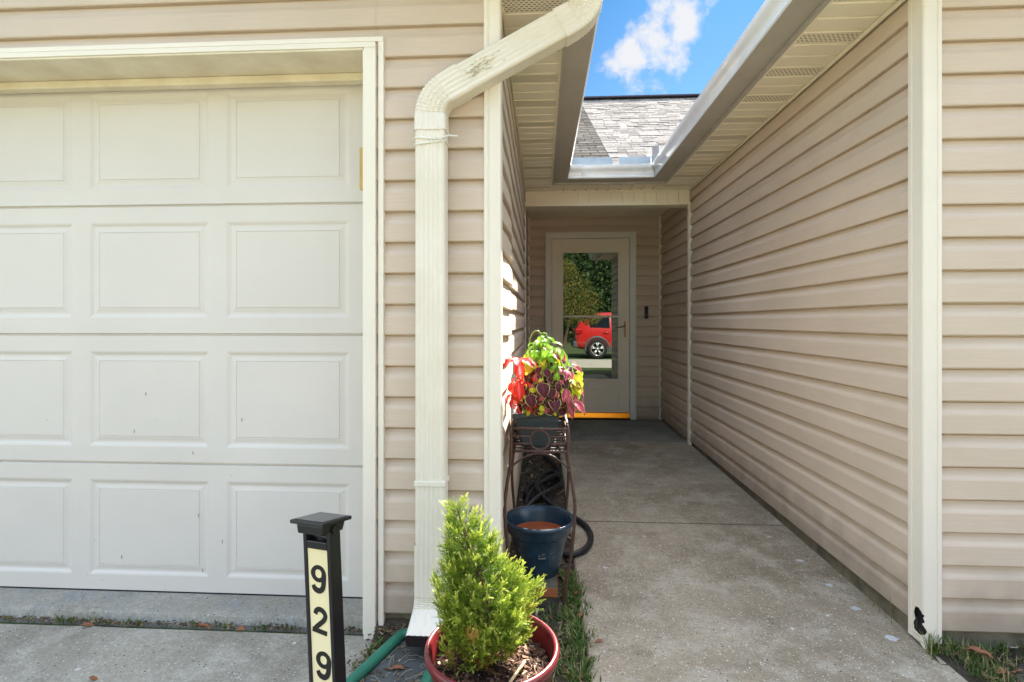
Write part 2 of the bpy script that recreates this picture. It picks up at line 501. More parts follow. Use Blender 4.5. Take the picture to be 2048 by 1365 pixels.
class MB:
    def __init__(s):
        s.v = []; s.f = []; s.t = []
        s.tone = None
    def add(s, vs, fs, tone=0.5):
        k = len(s.v)
        s.v += [tuple(p) for p in vs]
        if isinstance(tone, (int, float)):
            s.t += [tone] * len(vs)
        else:
            s.t += list(tone)
        s.f += [tuple(i + k for i in f) for f in fs]
    def box(s, x0, y0, z0, x1, y1, z1, tone=0.5):
        vs = [(x0, y0, z0), (x1, y0, z0), (x1, y1, z0), (x0, y1, z0), (x0, y0, z1), (x1, y0, z1), (x1, y1, z1), (x0, y1, z1)]
        s.add(vs, [(0, 3, 2, 1), (4, 5, 6, 7), (0, 1, 5, 4), (1, 2, 6, 5), (2, 3, 7, 6), (3, 0, 4, 7)], tone)
    def obox(s, c, u, v, w, tone=0.5):
        c, u, v, w = map(Vector, (c, u, v, w))
        vs = [c + a * u + b * v + d * w for d in (-1, 1) for a, b in ((-1, -1), (1, -1), (1, 1), (-1, 1))]
        s.add(vs, [(0, 3, 2, 1), (4, 5, 6, 7), (0, 1, 5, 4), (1, 2, 6, 5), (2, 3, 7, 6), (3, 0, 4, 7)], tone)
    def quad(s, a, b, c, d, tone=0.5):
        s.add([a, b, c, d], [(0, 1, 2, 3)], tone)
    def loft(s, rings, closed=True, caps=False, tone=0.5, loop=False):
        n = len(rings[0])
        vs = [p for r in rings for p in r]
        fs = []
        m = len(rings)
        for i in range(m if loop else m - 1):
            for j in range(n if closed else n - 1):
                a = i * n + j; b = i * n + (j + 1) % n
                c = ((i + 1) % m) * n + (j + 1) % n; d = ((i + 1) % m) * n + j
                fs.append((a, b, c, d))
        if caps:
            fs.append(tuple(reversed(range(n))))
            fs.append(tuple(range((m - 1) * n, m * n)))
        s.add(vs, fs, tone)
    def tube(s, pts, r, n=8, caps=True, tone=0.5, loop=False):
        pts = [Vector(p) for p in pts]
        rr = r if isinstance(r, (list, tuple)) else [r] * len(pts)
        rings = []
        prev = None
        for i, p in enumerate(pts):
            if loop:
                tg = (pts[(i + 1) % len(pts)] - pts[i - 1]).normalized()
            else:
                tg = (pts[min(i + 1, len(pts) - 1)] - pts[max(i - 1, 0)])
                tg = tg.normalized() if tg.length > 1e-9 else Vector((0, 0, 1))
            if prev is None:
                a = tg.orthogonal().normalized()
            else:
                a = (prev - tg * prev.dot(tg))
                a = a.normalized() if a.length > 1e-6 else tg.orthogonal().normalized()
            prev = a
            b = tg.cross(a)
            rings.append([p + rr[i] * (math.cos(2 * math.pi * k / n) * a + math.sin(2 * math.pi * k / n) * b) for k in range(n)])
        s.loft(rings, True, caps and not loop, tone, loop)
    def lathe(s, prof, c, n=48, tone=0.5):
        cx, cy, cz = c
        rings = [[(cx + r * math.cos(2 * math.pi * k / n), cy + r * math.sin(2 * math.pi * k / n), cz + z) for k in range(n)] for r, z in prof]
        s.loft(rings, True, False, tone)
    def build(s, name, mat, parent=None, origin=None, smooth=False, bevel=0.0, local=False, auto=None):
        me = bpy.data.meshes.new(name)
        if parent is not None and not local:
            off = Vector(root_of(parent).location)
        elif origin is not None:
            off = Vector(origin)
        else:
            off = Vector((0, 0, 0))
        me.from_pydata([(p[0] - off.x, p[1] - off.y, p[2] - off.z) for p in s.v], [], s.f)
        at = me.attributes.new('tone', 'FLOAT', 'POINT')
        at.data.foreach_set('value', [float(x) for x in s.t])
        me.materials.append(mat)
        if smooth:
            me.polygons.foreach_set('use_smooth', [True] * len(me.polygons))
        me.update()
        o = bpy.data.objects.new(name, me)
        COL.objects.link(o)
        if parent is not None:
            o.parent = parent
        elif origin is not None:
            o.location = origin
        if auto is not None:
            bm = bmesh.new(); bm.from_mesh(me)
            bmesh.ops.remove_doubles(bm, verts=bm.verts, dist=1e-5)
            for e in bm.edges:
                if len(e.link_faces) == 2:
                    e.smooth = e.calc_face_angle(0) < R(auto)
            for f in bm.faces: f.smooth = True
            bm.to_mesh(me); bm.free()
        if bevel > 0:
            md = o.modifiers.new('bevel', 'BEVEL')
            md.width = bevel
            md.segments = 2
            md.limit_method = 'ANGLE'
            md.angle_limit = R(40)
        return o

def recalc(o):
    bm = bmesh.new(); bm.from_mesh(o.data)
    bmesh.ops.recalc_face_normals(bm, faces=bm.faces)
    bm.to_mesh(o.data); bm.free()
    return o

def catmull(pts, n=8):
    P = [Vector(p) for p in pts]
    P = [P[0] * 2 - P[1]] + P + [P[-1] * 2 - P[-2]]
    out = []
    for i in range(1, len(P) - 2):
        for k in range(n):
            t = k / n
            a, b, c, d = P[i - 1], P[i], P[i + 1], P[i + 2]
            out.append(0.5 * ((2 * b) + (c - a) * t + (2 * a - 5 * b + 4 * c - d) * t * t + (3 * b - a - 3 * c + d) * t ** 3))
    out.append(P[-2])
    return out

# ------------------------------------------------------------------ ground
YF = 1.898          # facade plane
XL = -0.168         # side wall of the garage
XR = 1.325          # side wall of the right wing
YB = 5.94           # entry wall
YP = 4.73           # porch beam
b = MB()
xs = [-140, -30, -12, -6, -3, 0, 3, 6, 12, 30, 140]
ys = [(140, -0.05), (30, -0.05), (9, -0.05), (0.4, -0.05), (-1, -0.075), (-6, -0.20), (-30, -0.22), (-140, -0.22)]
rows = [[(x, y, z) for x in xs] for y, z in ys]
b.loft(rows, closed=False)
tag(b.build('ground', M['lawn']), kind='structure')

def gz(y):          # ground height in front of the house
    for (y1, z1), (y0, z0) in zip(ys, ys[1:]):
        if y0 <= y <= y1:
            return z0 + (z1 - z0) * (y - y0) / (y1 - y0)
    return -0.22

# walkway slabs (slope gently up to the porch)
def wz(y): return 0.0 if y < 2.0 else 0.03 * min(1, (y - 2.0) / 2.7)
b = MB()
def slab(x0, x1, y0, y1, gap=0.0065):
    n = 24
    top = []
    for i in range(n + 1):
        y = y0 + gap + (y1 - y0 - 2 * gap) * i / n
        jl = 0.006 * mnoise.noise((0, y * 7, 3)) + 0.004 * mnoise.noise((0, y * 25, 3))
        top.append((x0 + jl, x1, y))
    rings = []
    for xl, xr, y in top:
        z = wz(y)
        rings.append([(xl, y, z - 0.10), (xl, y, z - 0.008), (xl + 0.008, y, z), (xr, y, z), (xr, y, z - 0.10)])
    b.loft(rings, closed=False)
    for r in (rings[0], rings[-1]):
        b.add(r, [(0, 1, 2, 3, 4)])
slab(0.15, XR - 0.002, 2.94, 4.85)
slab(0.15, XR - 0.002, 0.55, 2.94)
o = b.build('walkway', M['walk'])
recalc(o)
tag(o, kind='structure')
b = MB()
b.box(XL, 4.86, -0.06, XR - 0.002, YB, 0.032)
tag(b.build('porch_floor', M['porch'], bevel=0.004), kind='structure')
b = MB()
b.box(0.16, 0.56, -0.09, XR, 4.87, -0.025)
tag(b.build('joint_bed', M['joint']), kind='structure')
# outer walk that joins the path to the drive, behind the viewpoint
b = MB()
b.box(-0.55, -5.2, -0.26, 6.5, -2.3, -0.092)
o = b.build('sidewalk', M['asphalt'])
tag(o, kind='structure')
b = MB()
for x, y, r in ((1.17, 2.78, 0.012), (1.20, 2.52, 0.016), (1.215, 2.30, 0.015), (1.22, 2.12, 0.019), (1.235, 1.93, 0.021), (0.285, 2.40, 0.010), (0.97, 2.62, 0.007)):
    ring = [(x + r * (1 + 0.55 * mnoise.noise((math.cos(a) * 1.7 + x * 40, math.sin(a) * 1.7, y * 30))) * math.cos(a), y + r * 0.8 * (1 + 0.55 * mnoise.noise((math.cos(a) * 1.7, math.sin(a) * 1.7 + 9, y * 30))) * math.sin(a), wz(y) + 0.0012) for a in [2 * math.pi * k / 22 for k in range(22)]]
    b.add(ring, [tuple(range(22))])
pd = b.build('paint_spots', pmat('old_paint_drip', (0.48, 0.49, 0.48), 0.9, 0.1, 60), bpy.data.objects['walkway'])
pd['kind'] = 'stuff'
# driveway, garage sill
b = MB()
n = 30
rings = []
for i in range(n + 1):
    x = -4.2 + (4.2 - 0.60) * i / n
    yj = YF - 0.006 + 0.006 * mnoise.noise((x * 5, 0, 0))
    rings.append([(x, -9.5, -0.205), (x, -6.0, -0.186), (x, -1.0, -0.061), (x, 0.9, -0.028), (x, yj - 0.012, -0.026), (x, yj, -0.034), (x, yj, -0.12)])
b.loft(rings, closed=False)
o = b.build('driveway', M['drive'])
tag(o, kind='structure')
b = MB()
rings = []
for i in range(61):
    x = -4.0 + (4.0 - 0.60) * i / 60
    j = 0.010 * mnoise.noise((x * 6, 1, 0)) + 0.004 * mnoise.noise((x * 30, 2, 0))
    rings.append([(x, 2.6, 0.0), (x, YF + 0.062 + j, -0.001), (x, YF + 0.042 + j, -0.006), (x, YF + 0.030 + j * 0.6, -0.03), (x, YF + 0.03, -0.2)])
b.loft(rings, closed=False)
o = b.build('garage_floor', M['apron'])
tag(o, kind='structure')
# planting strip beside the walk and the bare ground by the corners
b = MB()
def patch(x0, x1, y0, y1, z, nx=14, ny=40, amp=0.012):
    rows = []
    for i in range(ny + 1):
        y = y0 + (y1 - y0) * i / ny
        rows.append([(x0 + (x1 - x0) * k / nx, y, z + amp * (mnoise.noise((x0 * 3 + k * 0.7, y * 9, 5)) + 0.5 * mnoise.noise((k * 2.1, y * 26, 9)))) for k in range(nx + 1)])
    b.loft(rows, closed=False)
patch(-0.152, 0.155, 1.86, 4.85, -0.012)
patch(-0.60, 0.155, 0.3, 1.86, -0.018, 24, 40)
patch(1.30, 3.6, 0.3, 1.96, -0.004, 40, 40, 0.018)
rows = []
for i in range(9):
    y = 1.78 + 0.118 * i / 8
    rows.append([(-0.598 + 0.38 * k / 20, y, -0.018 + 0.055 * (i / 8) ** 1.4 + 0.006 * mnoise.noise((k * 1.1, i * 1.3, 7))) for k in range(21)])
b.loft(rows, closed=False)
o = b.build('garden_bed', M['soil'], smooth=True)
tag(o, kind='structure')

# ------------------------------------------------------------------ the house
house = empty('house', (0, 0, 0))
tag(house, 'beige vinyl sided house with white garage door, narrow entry passage and recessed storm door', 'house')
H0, HC = 0.06, 0.1125
PROF = [(-0.0026, 0.0), (0.0165, 0.0), (0.0190, 0.004), (0.0165, 0.58), (0.0145, 0.64), (0.0090, 0.73), (0.0045, 0.85), (0.0020, 0.945), (-0.0030, 0.958), (-0.0030, 0.998)]

def siding(name, p0, u, length, nrm, z0, z1, nseg=1, disp=None, parent=house, taper=None):
    """courses of double Dutch-lap boards; p0 start on the wall plane, u along it, nrm outwards"""
    p0 = Vector((p0[0], p0[1])); u = Vector(u); nrm = Vector(nrm)
    mb = MB()
    k0 = math.floor((z0 - H0) / HC + 1e-6)
    k1 = math.ceil((z1 - H0) / HC - 1e-6)
    prof = []
    for k in range(k0, k1):
        zb = H0 + k * HC
        for i, (o_, fz) in enumerate(PROF):
            z = zb + (fz if i in (0, 1, 2) and fz < 0.01 else fz * HC)
            z = min(max(z, z0), z1)
            prof.append((o_, z))
    rings = []
    for sgi in range(nseg + 1):
        s_ = length * sgi / nseg
        ring = []
        for o_, z in prof:
            w = disp(s_, z) if disp else (0, 0)
            q = p0 + u * s_ + nrm * (o_ + w[0])
            ring.append((q.x, q.y, z + w[1]))
        rings.append(ring)
    mb.loft(rings, closed=False)
    ob = mb.build(name, M['siding'], parent)
    recalc_dir(ob, Vector((nrm.x, nrm.y, 0)))
    return ob

def recalc_dir(ob, d):
    """make open sheets face direction d on the whole"""
    me = ob.data
    tot = sum((p.normal.dot(d) * p.area for p in me.polygons))
    if tot < 0:
        me.flip_normals()

# front walls
siding('wall', (-0.605, YF), (1, 0), 0.400, (0, -1), H0, 2.62)
siding('wall', (-3.9, YF), (1, 0), 3.297, (0, -1), 2.150, 2.62)
siding('wall', (-3.9, YF), (1, 0), 0.62, (0, -1), H0, 2.150)
siding('wall', (1.350, YF), (1, 0), 6.0, (0, -1), H0, 2.62)
# garage side wall, sun-warped near the front corner
def warp(s_, z):
    y = s_
    w = math.exp(-((y - 0.42) / 0.42) ** 2)
    vert = math.exp(-((z - 1.28) / 0.42) ** 2)
    a = 0.017 * w * vert * math.sin(6.2 * (y - 0.12) - 0.9 * (z - 1.2))
    return (a, -0.018 * w * vert * (0.5 + 0.5 * math.cos(5.2 * (y - 0.25))))
siding('wall', (XL, YF + 0.050), (0, 1), 4.72 - YF - 0.050, (1, 0), H0, 2.296, 56, warp)
siding('wall', (XL, 4.775), (0, 1), YB - 4.775, (1, 0), H0 - 0.025, 2.3)
# right wing side wall: porch part and passage part
siding('wall', (XR, YF + 0.050), (0, 1), 4.715 - YF - 0.050, (-1, 0), H0 + 0.008, 2.296)
siding('wall', (XR + 0.006, 4.765), (0, 1), YB - 4.765, (-1, 0), H0 - 0.025, 2.3)
# entry wall around the door
DX0, DX1 = 0.047, 1.035          # outer edges of the door casing
siding('wall', (XL, YB), (1, 0), DX0 - XL + 0.01, (0, -1), H0 - 0.025, 2.3)
siding('wall', (DX1 - 0.01, YB), (1, 0), XR - DX1 + 0.01, (0, -1), H0 - 0.025, 2.3)
siding('wall', (DX0, YB), (1, 0), DX1 - DX0, (0, -1), 2.10, 2.3)
# wall cores behind the boards keep the rooms dark
b = MB()
b.box(-0.60, YF + 0.018, -0.1, XL - 0.018, YB + 0.2, 2.60)
b.box(-3.9, YF + 0.018, 2.132, -0.604, YF + 0.12, 2.60)
b.box(-3.9, YF + 0.018, 0.0, -3.3, YF + 0.12, 2.13)
b.box(-3.9, 2.3, 0.0, -0.604, 2.4, 2.6)
b.box(XR + 0.024, YF + 0.018, -0.1, 8.0, YB + 0.2, 2.60)
b.box(XL - 0.02, YB + 0.018, -0.1, XR + 0.03, YB + 0.15, 2.60)
b.build('wall_core', M['siding'], house)
# foundation strips showing under the boards
b = MB()
b.box(XR - 0.006, YF + 0.03, -0.12, XR + 0.004, 4.72, H0 + 0.02)
b.box(XL - 0.006, YF + 0.03, -0.12, XL + 0.001, 4.72, H0 + 0.02)
b.box(1.36, YF - 0.004, -0.12, 7.4, YF + 0.001, H0 + 0.02)
b.box(-0.60, YF - 0.004, -0.12, -0.19, YF + 0.001, H0 + 0.02)
b.build('foundation', M['found'], house)

# corner posts ---------------------------------------------------------------
def post_profile(cx, sx, w=0.062, t=0.025):
    """L shaped outside-corner trim with a rounded nose, J flutes at both edges; sx=+1 when the passage is on +x"""
    # front leg runs along x away from the passage, side leg runs along +y
    yF = YF - t
    xS = cx
    pts = []
    pts += [(cx - sx * w, YF + 0.004), (cx - sx * w, yF + 0.004), (cx - sx * (w - 0.003), yF), (cx - sx * (w - 0.014), yF),
            (cx - sx * (w - 0.016), yF + 0.003), (cx - sx * (w - 0.019), yF + 0.003), (cx - sx * (w - 0.021), yF)]
    pts += [(cx - sx * 0.008, yF), (cx - sx * 0.003, yF + 0.002), (xS, yF + 0.007)]
    pts += [(xS, yF + 0.055), (xS - sx * 0.003, yF + 0.057), (xS - sx * 0.003, yF + 0.060), (xS, yF + 0.062), (xS, yF + 0.078), (xS - sx * 0.004, yF + 0.081), (xS - sx * 0.02, yF + 0.081)]
    return pts
def post(cx, sx, z0, z1, name='corner_post'):
    pr = post_profile(cx, sx)
    mb = MB()
    mb.loft([[(x, y, z0) for x, y in pr], [(x, y, z1) for x, y in pr]], closed=False)
    ob = mb.build(name, M['trim'], house)
    return ob
post(XL + 0.021, 1, 0.02, 2.62)
# right post is torn open at its foot: front flange built with a real hole in it
pcx = XR - 0.021
pr = post_profile(pcx, -1)
mb = MB()
zt = 0.24
mb.loft([[(x, y, zt) for x, y in pr], [(x, y, 2.62) for x, y in pr]], closed=False)
run = [Vector(p) for p in pr]                    # outline from the front flange round the nose to the side leg
acc = [0.0]
for p, q in zip(run, run[1:]): acc.append(acc[-1] + (q - p).length)
nose_s = acc[8]
def along(s_):
    for i in range(len(run) - 1):
        if s_ <= acc[i + 1] + 1e-9:
            k = (s_ - acc[i]) / max(1e-9, acc[i + 1] - acc[i])
            return run[i].lerp(run[i + 1], k)
    return run[-1]
TEAR = [(304, 892), (320, 884), (336, 900), (349, 918), (344, 938), (352, 958), (340, 978), (352, 1000), (364, 1024), (352, 1046), (328, 1066), (298, 1056), (292, 1012), (302, 978), (296, 945), (298, 915)]
def tear_pt(u, v):
    dxp = u / 3.413 + 1748 - 1850
    dz = 1.12 - (v / 3.413 + 965 - 644) * 1.8 / 1050
    return (nose_s - (dxp * 0.00166 if dxp > 0 else dxp * 0.0030), dz + 0.004)
TP = [tear_pt(*p) for p in TEAR]
def inside(u, v):
    c = False
    for (x1, y1), (x2, y2) in zip(TP, TP[1:] + TP[:1]):
        if (y1 > v) != (y2 > v) and u < (x2 - x1) * (v - y1) / (y2 - y1) + x1: c = not c
    return c
ss = sorted(set([round(acc[-1] * i / 76, 5) for i in range(77)] + [round(x, 5) for x in acc]))
zz = [0.0 + zt * i / 110 for i in range(111)]
def foot(s_):
    d_ = s_ - nose_s
    return 0.012 - 0.020 * max(0, 1 - abs(d_ + 0.012) / 0.03) if d_ > -0.03 else 0.020
grid = [[(along(u).x, along(u).y, max(v, foot(u))) for u in ss] for v in zz]
mb.add([p for r in grid for p in r], [(i * len(ss) + j, i * len(ss) + j + 1, (i + 1) * len(ss) + j + 1, (i + 1) * len(ss) + j)
        for i in range(len(zz) - 1) for j in range(len(ss) - 1)
        if zz[i + 1] > foot(ss[j]) + 1e-6 and not inside((ss[j] + ss[j + 1]) / 2, (zz[i] + zz[i + 1]) / 2)])
mb.build('corner_post', M['trim'], house)
b = MB()
b.box(pcx + 0.016, YF - 0.008, -0.02, pcx + 0.06, YF + 0.05, 0.22)
b.build('post_core', M['dark'], house)

# garage opening -------------------------------------------------------------
YD = 2.086
GX1 = -0.648
b = MB()   # casing: J channel, face board, returns
b.box(-0.593, YF - 0.027, -0.012, -0.573, YF + 0.0, 2.1358)           # J channel leg
b.box(-0.644, YF - 0.036, -0.030, -0.600, YF - 0.002, 2.1112)         # face
b.box(-0.5995, YF - 0.012, -0.02, -0.5935, YF - 0.003, 2.131)         # shadow gap
b.box(-3.30, YF - 0.0275, 2.1362, -0.5735, YF - 0.0005, 2.1545)       # J head
b.box(-3.30, YF - 0.0365, 2.1116, -0.6005, YF - 0.002, 2.1312)        # face head
b.box(-3.30, YF - 0.012, 2.1314, -0.5996, YF - 0.003, 2.1360)
b.build('garage_casing', M['trim'], house, bevel=0.0025)
b = MB()   # stained underside and door stop
b.box(-3.30, YF - 0.0345, 2.103, -0.646, 2.081, 2.1112)
b.box(-3.30, 2.030, 2.072, -0.646, 2.074, 2.1027)
b.build('garage_head', M['stain'], house, bevel=0.004)
b = MB()
b.box(-0.6475, YF - 0.034, -0.01, -0.6385, 2.081, 2.103)
b.box(-0.662, 2.050, -0.005, -0.648, 2.080, 2.072)
b.build('garage_jamb', M['trim'], house, bevel=0.002)
b = MB()
b.obox((-0.676, 2.000, 1.710), (0.0245, 0, 0), (0, 0.020, 0), (0, 0, 0.080))
b.build('wood_block', M['wood'], house, bevel=0.002)
# door sections
gd = MB()
gd.box(-3.28, YD + 0.012, -0.002, GX1, YD + 0.04, 2.14)
garage = gd.build('garage_door', M['gdoor'], house)
PANELS = []
xr = -0.778
for k in range(5):
    PANELS.append((xr - 0.518, xr)); xr -= 0.590
PANELS = PANELS[::-1]
for sct in range(4):
    mb = MB()
    z0 = 0.0 + sct * 0.5335 + 0.002
    z1 = (sct + 1) * 0.5335 - 0.002
    p0z, p1z = z0 + 0.066, z1 - 0.066
    X0, X1 = -3.80, GX1 + 0.004
    y = YD
    # lips at the section edges
    mb.add([(X0, y, z0 + 0.004), (X1, y, z0 + 0.004), (X1, y + 0.012, z0 - 0.0005), (X0, y + 0.012, z0 - 0.0005)], [(0, 3, 2, 1)])
    mb.add([(X0, y, z1 - 0.004), (X1, y, z1 - 0.004), (X1, y + 0.012, z1 + 0.0005), (X0, y + 0.012, z1 + 0.0005)], [(0, 1, 2, 3)])
    mb.quad((X0, y, z0 + 0.004), (X1, y, z0 + 0.004), (X1, y, p0z), (X0, y, p0z))
    mb.quad((X0, y, p1z), (X1, y, p1z), (X1, y, z1 - 0.004), (X0, y, z1 - 0.004))
    edges = [X0] + [e for p in PANELS for e in p] + [X1]
    for i in range(0, len(edges), 2):
        mb.quad((edges[i], y, p0z), (edges[i + 1], y, p0z), (edges[i + 1], y, p1z), (edges[i], y, p1z))
    for a, c in PANELS:
        def ring(ins, dep):
            return [(a + ins, y + dep, p0z + ins), (c - ins, y + dep, p0z + ins), (c - ins, y + dep, p1z - ins), (a + ins, y + dep, p1z - ins)]
        rs = [ring(0, 0), ring(0.006, 0.0012), ring(0.016, 0.0058), ring(0.024, 0.0062), ring(0.0405, 0.0030), ring(0.0425, 0.0052), ring(0.0445, 0.0026)]
        mb.loft(rs)
        r = rs[-1]
        mb.quad(*r)
    mb.build('section', M['gdoor'], garage)
b = MB()
b.box(-3.28, YD + 0.001, -0.0005, GX1, YD + 0.011, 0.0065)
b.build('bottom_seal', M['dark'], garage)
b = MB()
for _ in range(24):
    x = rnd.uniform(-2.1, -0.7); z = rnd.uniform(0.03, 0.9) ** 1.3
    h = rnd.choice([0.002, 0.002, 0.003, 0.014])
    b.box(x, YD - 0.0008, z, x + 0.0022, YD - 0.0002, z + h)
b.build('scuff_marks', pmat('scuff', (0.12, 0.11, 0.12), 0.8), garage)['kind'] = 'stuff'

# soffits, fascias, gutters ---------------------------------------------------
ZS = 2.296
def soffit_strips(x0, x1, ya, yb):
    mb = MB(); vents = []
    pitch = 0.0983
    k = math.floor((ya - 2.235) / pitch) - 1
    rings = []
    y = 2.235 + (k - 0.5) * pitch
    while y < yb:
        isv = (k % 3 == 0)
        ys_ = [(y + 0.000, ZS - 0.000), (y + 0.004, ZS - 0.0), (y + 0.006, ZS + 0.009), (y + 0.016, ZS + 0.009), (y + 0.019, ZS)]
        for yy, zz in ys_:
            if ya <= yy <= yb:
                rings.append([(x0, yy, zz), (x1, yy, zz)])
        if isv and y + 0.09 > ya and y + 0.02 < yb:
            vents.append((max(ya, y + 0.026), min(yb, y + 0.092)))
        y += pitch; k += 1
    rings.append([(x0, yb, ZS), (x1, yb, ZS)])
    mb.loft(rings, closed=False)
    return mb, vents
for x0, x1, wallx, sgn in ((XL + 0.004, 0.100, XL, 1), (1.036, XR - 0.004, XR, -1)):
    mb, vents = soffit_strips(x0, x1, YF - 0.17, YP - 0.003)
    so = mb.build('soffit', M['soffit'], house)
    for a, c in vents:
        v = MB()
        v.quad((x0 + 0.012, a, ZS - 0.0016), (x1 - 0.024, a, ZS - 0.0016), (x1 - 0.024, c, ZS - 0.0016), (x0 + 0.012, c, ZS - 0.0016))
        v.build('vent', M['vent'], so)
    t_ = MB()          # F channel at the wall, small trim at the fascia
    if sgn > 0:
        t_.box(wallx + 0.0195, YF + 0.055, ZS - 0.020, wallx + 0.026, YP - 0.004, ZS - 0.0025)
        t_.box(0.076, YF - 0.17, ZS - 0.006, 0.0995, YP - 0.26, ZS - 0.003)
    else:
        t_.box(wallx - 0.026, YF + 0.055, ZS - 0.020, wallx - 0.0195, YP - 0.004, ZS - 0.0025)
        t_.box(1.0365, YF - 0.17, ZS - 0.006, 1.060, YP - 0.26, ZS - 0.003)
    t_.build('channel', M['soffit'], so)
# soffit over the porch front
YFB = 4.49
mb = MB()
rings = []
x = 0.100
while x < 1.036:
    for xx, zz in ((x, 0), (x + 0.086, 0), (x + 0.088, 0.008), (x + 0.097, 0.008)):
        if xx <= 1.036:
            rings.append([(xx, YFB, ZS - 0.0015 + zz), (xx, YP - 0.003, ZS - 0.0015 + zz)])
    x += 0.0983
rings.append([(1.036, YFB, ZS - 0.0015), (1.036, YP - 0.003, ZS - 0.0015)])
mb.loft(rings, closed=False)
mb.build('soffit', M['soffit'], house)
b = MB()
b.box(0.088, YF - 0.17, ZS - 0.010, 0.1000, YFB, 2.425)
b.box(1.036, YF - 0.17, ZS - 0.010, 1.0480, YFB, 2.425)
b.box(0.088, YFB + 0.0003, ZS - 0.010, 1.048, YFB + 0.0115, 2.425)
b.build('fascia', M['fascia'], house)
ZG = 2.307
GP = [(0.003, 0.110), (0.003, 0.0), (0.100, 0.0), (0.113, 0.004), (0.116, 0.014), (0.112, 0.020), (0.1125, 0.036), (0.117, 0.052), (0.126, 0.066), (0.134, 0.078), (0.137, 0.088), (0.137, 0.108), (0.134, 0.112), (0.124, 0.112), (0.124, 0.106)]
def gutter(pts_out, name='gutter'):
    """pts_out: list of functions mapping (out, up) -> point, one per station"""
    mb = MB()
    mb.loft([[f(o_, u_) for o_, u_ in GP] for f in pts_out], closed=False)
    ob = mb.build(name, M['gutter'], house, auto=35)
    md = ob.modifiers.new('thick', 'SOLIDIFY'); md.thickness = 0.0012; md.offset = 0
    return ob
YG0 = YF - 0.26
gl = gutter([lambda o_, u_, y=y, k=k: (0.100 + o_, y - k * o_, ZG + u_) for y, k in ((YG0, 0), (2.9, 0), (YFB, 1))])
gr = gutter([lambda o_, u_, y=y, k=k: (1.036 - o_, y - k * o_, ZG + u_) for y, k in ((YG0, 0), (2.9, 0), (YFB, 1))])
gb = gutter([lambda o_, u_, x=x, k=k: (x + k * o_, YFB - o_, ZG + u_) for x, k in ((0.100, 1), (0.5, 0), (0.8, 0), (1.036, -1))])
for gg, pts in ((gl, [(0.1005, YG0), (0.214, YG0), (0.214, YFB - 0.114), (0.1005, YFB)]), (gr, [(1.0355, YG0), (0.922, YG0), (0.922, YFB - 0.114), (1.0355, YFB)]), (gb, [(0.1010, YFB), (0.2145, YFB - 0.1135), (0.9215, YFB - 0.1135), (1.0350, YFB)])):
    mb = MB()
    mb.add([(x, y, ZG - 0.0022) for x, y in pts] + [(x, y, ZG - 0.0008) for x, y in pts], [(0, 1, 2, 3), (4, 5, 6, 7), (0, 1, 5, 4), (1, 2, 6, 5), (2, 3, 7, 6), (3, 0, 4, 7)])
    mb.build('gutter_shade_sheet', M['fascia'], gg)  # added taupe sheet puts the shade below the gutter into colour
# lapped corner pieces, a few mm proud
for x0, k0, x1 in ((0.102, 1, 0.325), (1.034, -1, 0.815)):
    mb = MB()
    st = [(x0, k0), (x1, 0)]
    mb.loft([[(x + k * o_ , YFB - o_ - 0.003, ZG + u_ - 0.002) for o_, u_ in GP[1:13]] for x, k in st], closed=False)
    mb.build('corner_piece', M['gutter'], gb, auto=35)
for sx, xx, gg in ((1, 0.100, gl), (-1, 1.036, gr)):
    b = MB()
    b.add([(xx + sx * o_, YG0, ZG + u_) for o_, u_ in GP[:13]], [tuple(range(13))])
    b.build('end_cap', M['gutter'], gg)
b = MB()          # splash guards standing on the lip at both corners
b.box(0.245, YFB - 0.1385, ZG + 0.108, 0.575, YFB - 0.1365, ZG + 0.165)
b.box(0.245, YFB - 0.33, ZG + 0.108, 0.247, YFB - 0.139, ZG + 0.150)
b.build('splash_guard', M['flash'], gb)
b = MB()
b.box(0.632, YFB - 0.1385, ZG + 0.108, 0.893, YFB - 0.1365, ZG + 0.165)
b.add([(0.894, YFB - 0.15, ZG + 0.108), (0.894, YFB - 0.42, ZG + 0.108), (0.894, YFB - 0.40, ZG + 0.170), (0.894, YFB - 0.17, ZG + 0.235)], [(0, 1, 2, 3)])
o = b.build('splash_guard', M['flash'], gb)
md = o.modifiers.new('t', 'SOLIDIFY'); md.thickness = 0.0015

# roofs ------------------------------------------------------------------------
PIT = 0.583
rl = MB()          # decks (left and right wings rise away from the passage, rear roof rises to a ridge)
def deck(mb, pts, th=0.05):
    pts = [Vector(p) for p in pts]
    k = len(pts)
    low = [p - Vector((0, 0, th)) for p in pts]
    mb.add(pts + low, [tuple(range(k)), tuple(reversed(range(k, 2 * k)))] + [(i, i + k, (i + 1) % k + k, (i + 1) % k) for i in range(k)])
deck(rl, [(0.150, YF - 0.25, 2.440), (0.150, YFB + 0.3, 2.440), (-3.2, 10.0, 3.42), (-3.2, YF - 0.25, 3.42)])
deck(rl, [(-3.2, YF - 0.25, 3.42), (-3.2, 10.0, 3.42), (-6.6, 10.0, 2.4), (-6.6, YF - 0.25, 2.4)])
deck(rl, [(0.986, YF - 0.25, 2.440), (4.4, YF - 0.25, 3.44), (4.4, 10.0, 3.44), (0.986, YFB + 0.3, 2.440)])
deck(rl, [(4.4, YF - 0.25, 3.44), (8.0, YF - 0.25, 2.4), (8.0, 10.0, 2.4), (4.4, 10.0, 3.44)])
YR = 7.86
ZE = 2.425
deck(rl, [(-4.0, YFB - 0.07, ZE - 0.02), (5.6, YFB - 0.07, ZE - 0.02), (5.6, YR, ZE - 0.02 + PIT * (YR - YFB + 0.07)), (-4.0, YR, ZE - 0.02 + PIT * (YR - YFB + 0.07))])
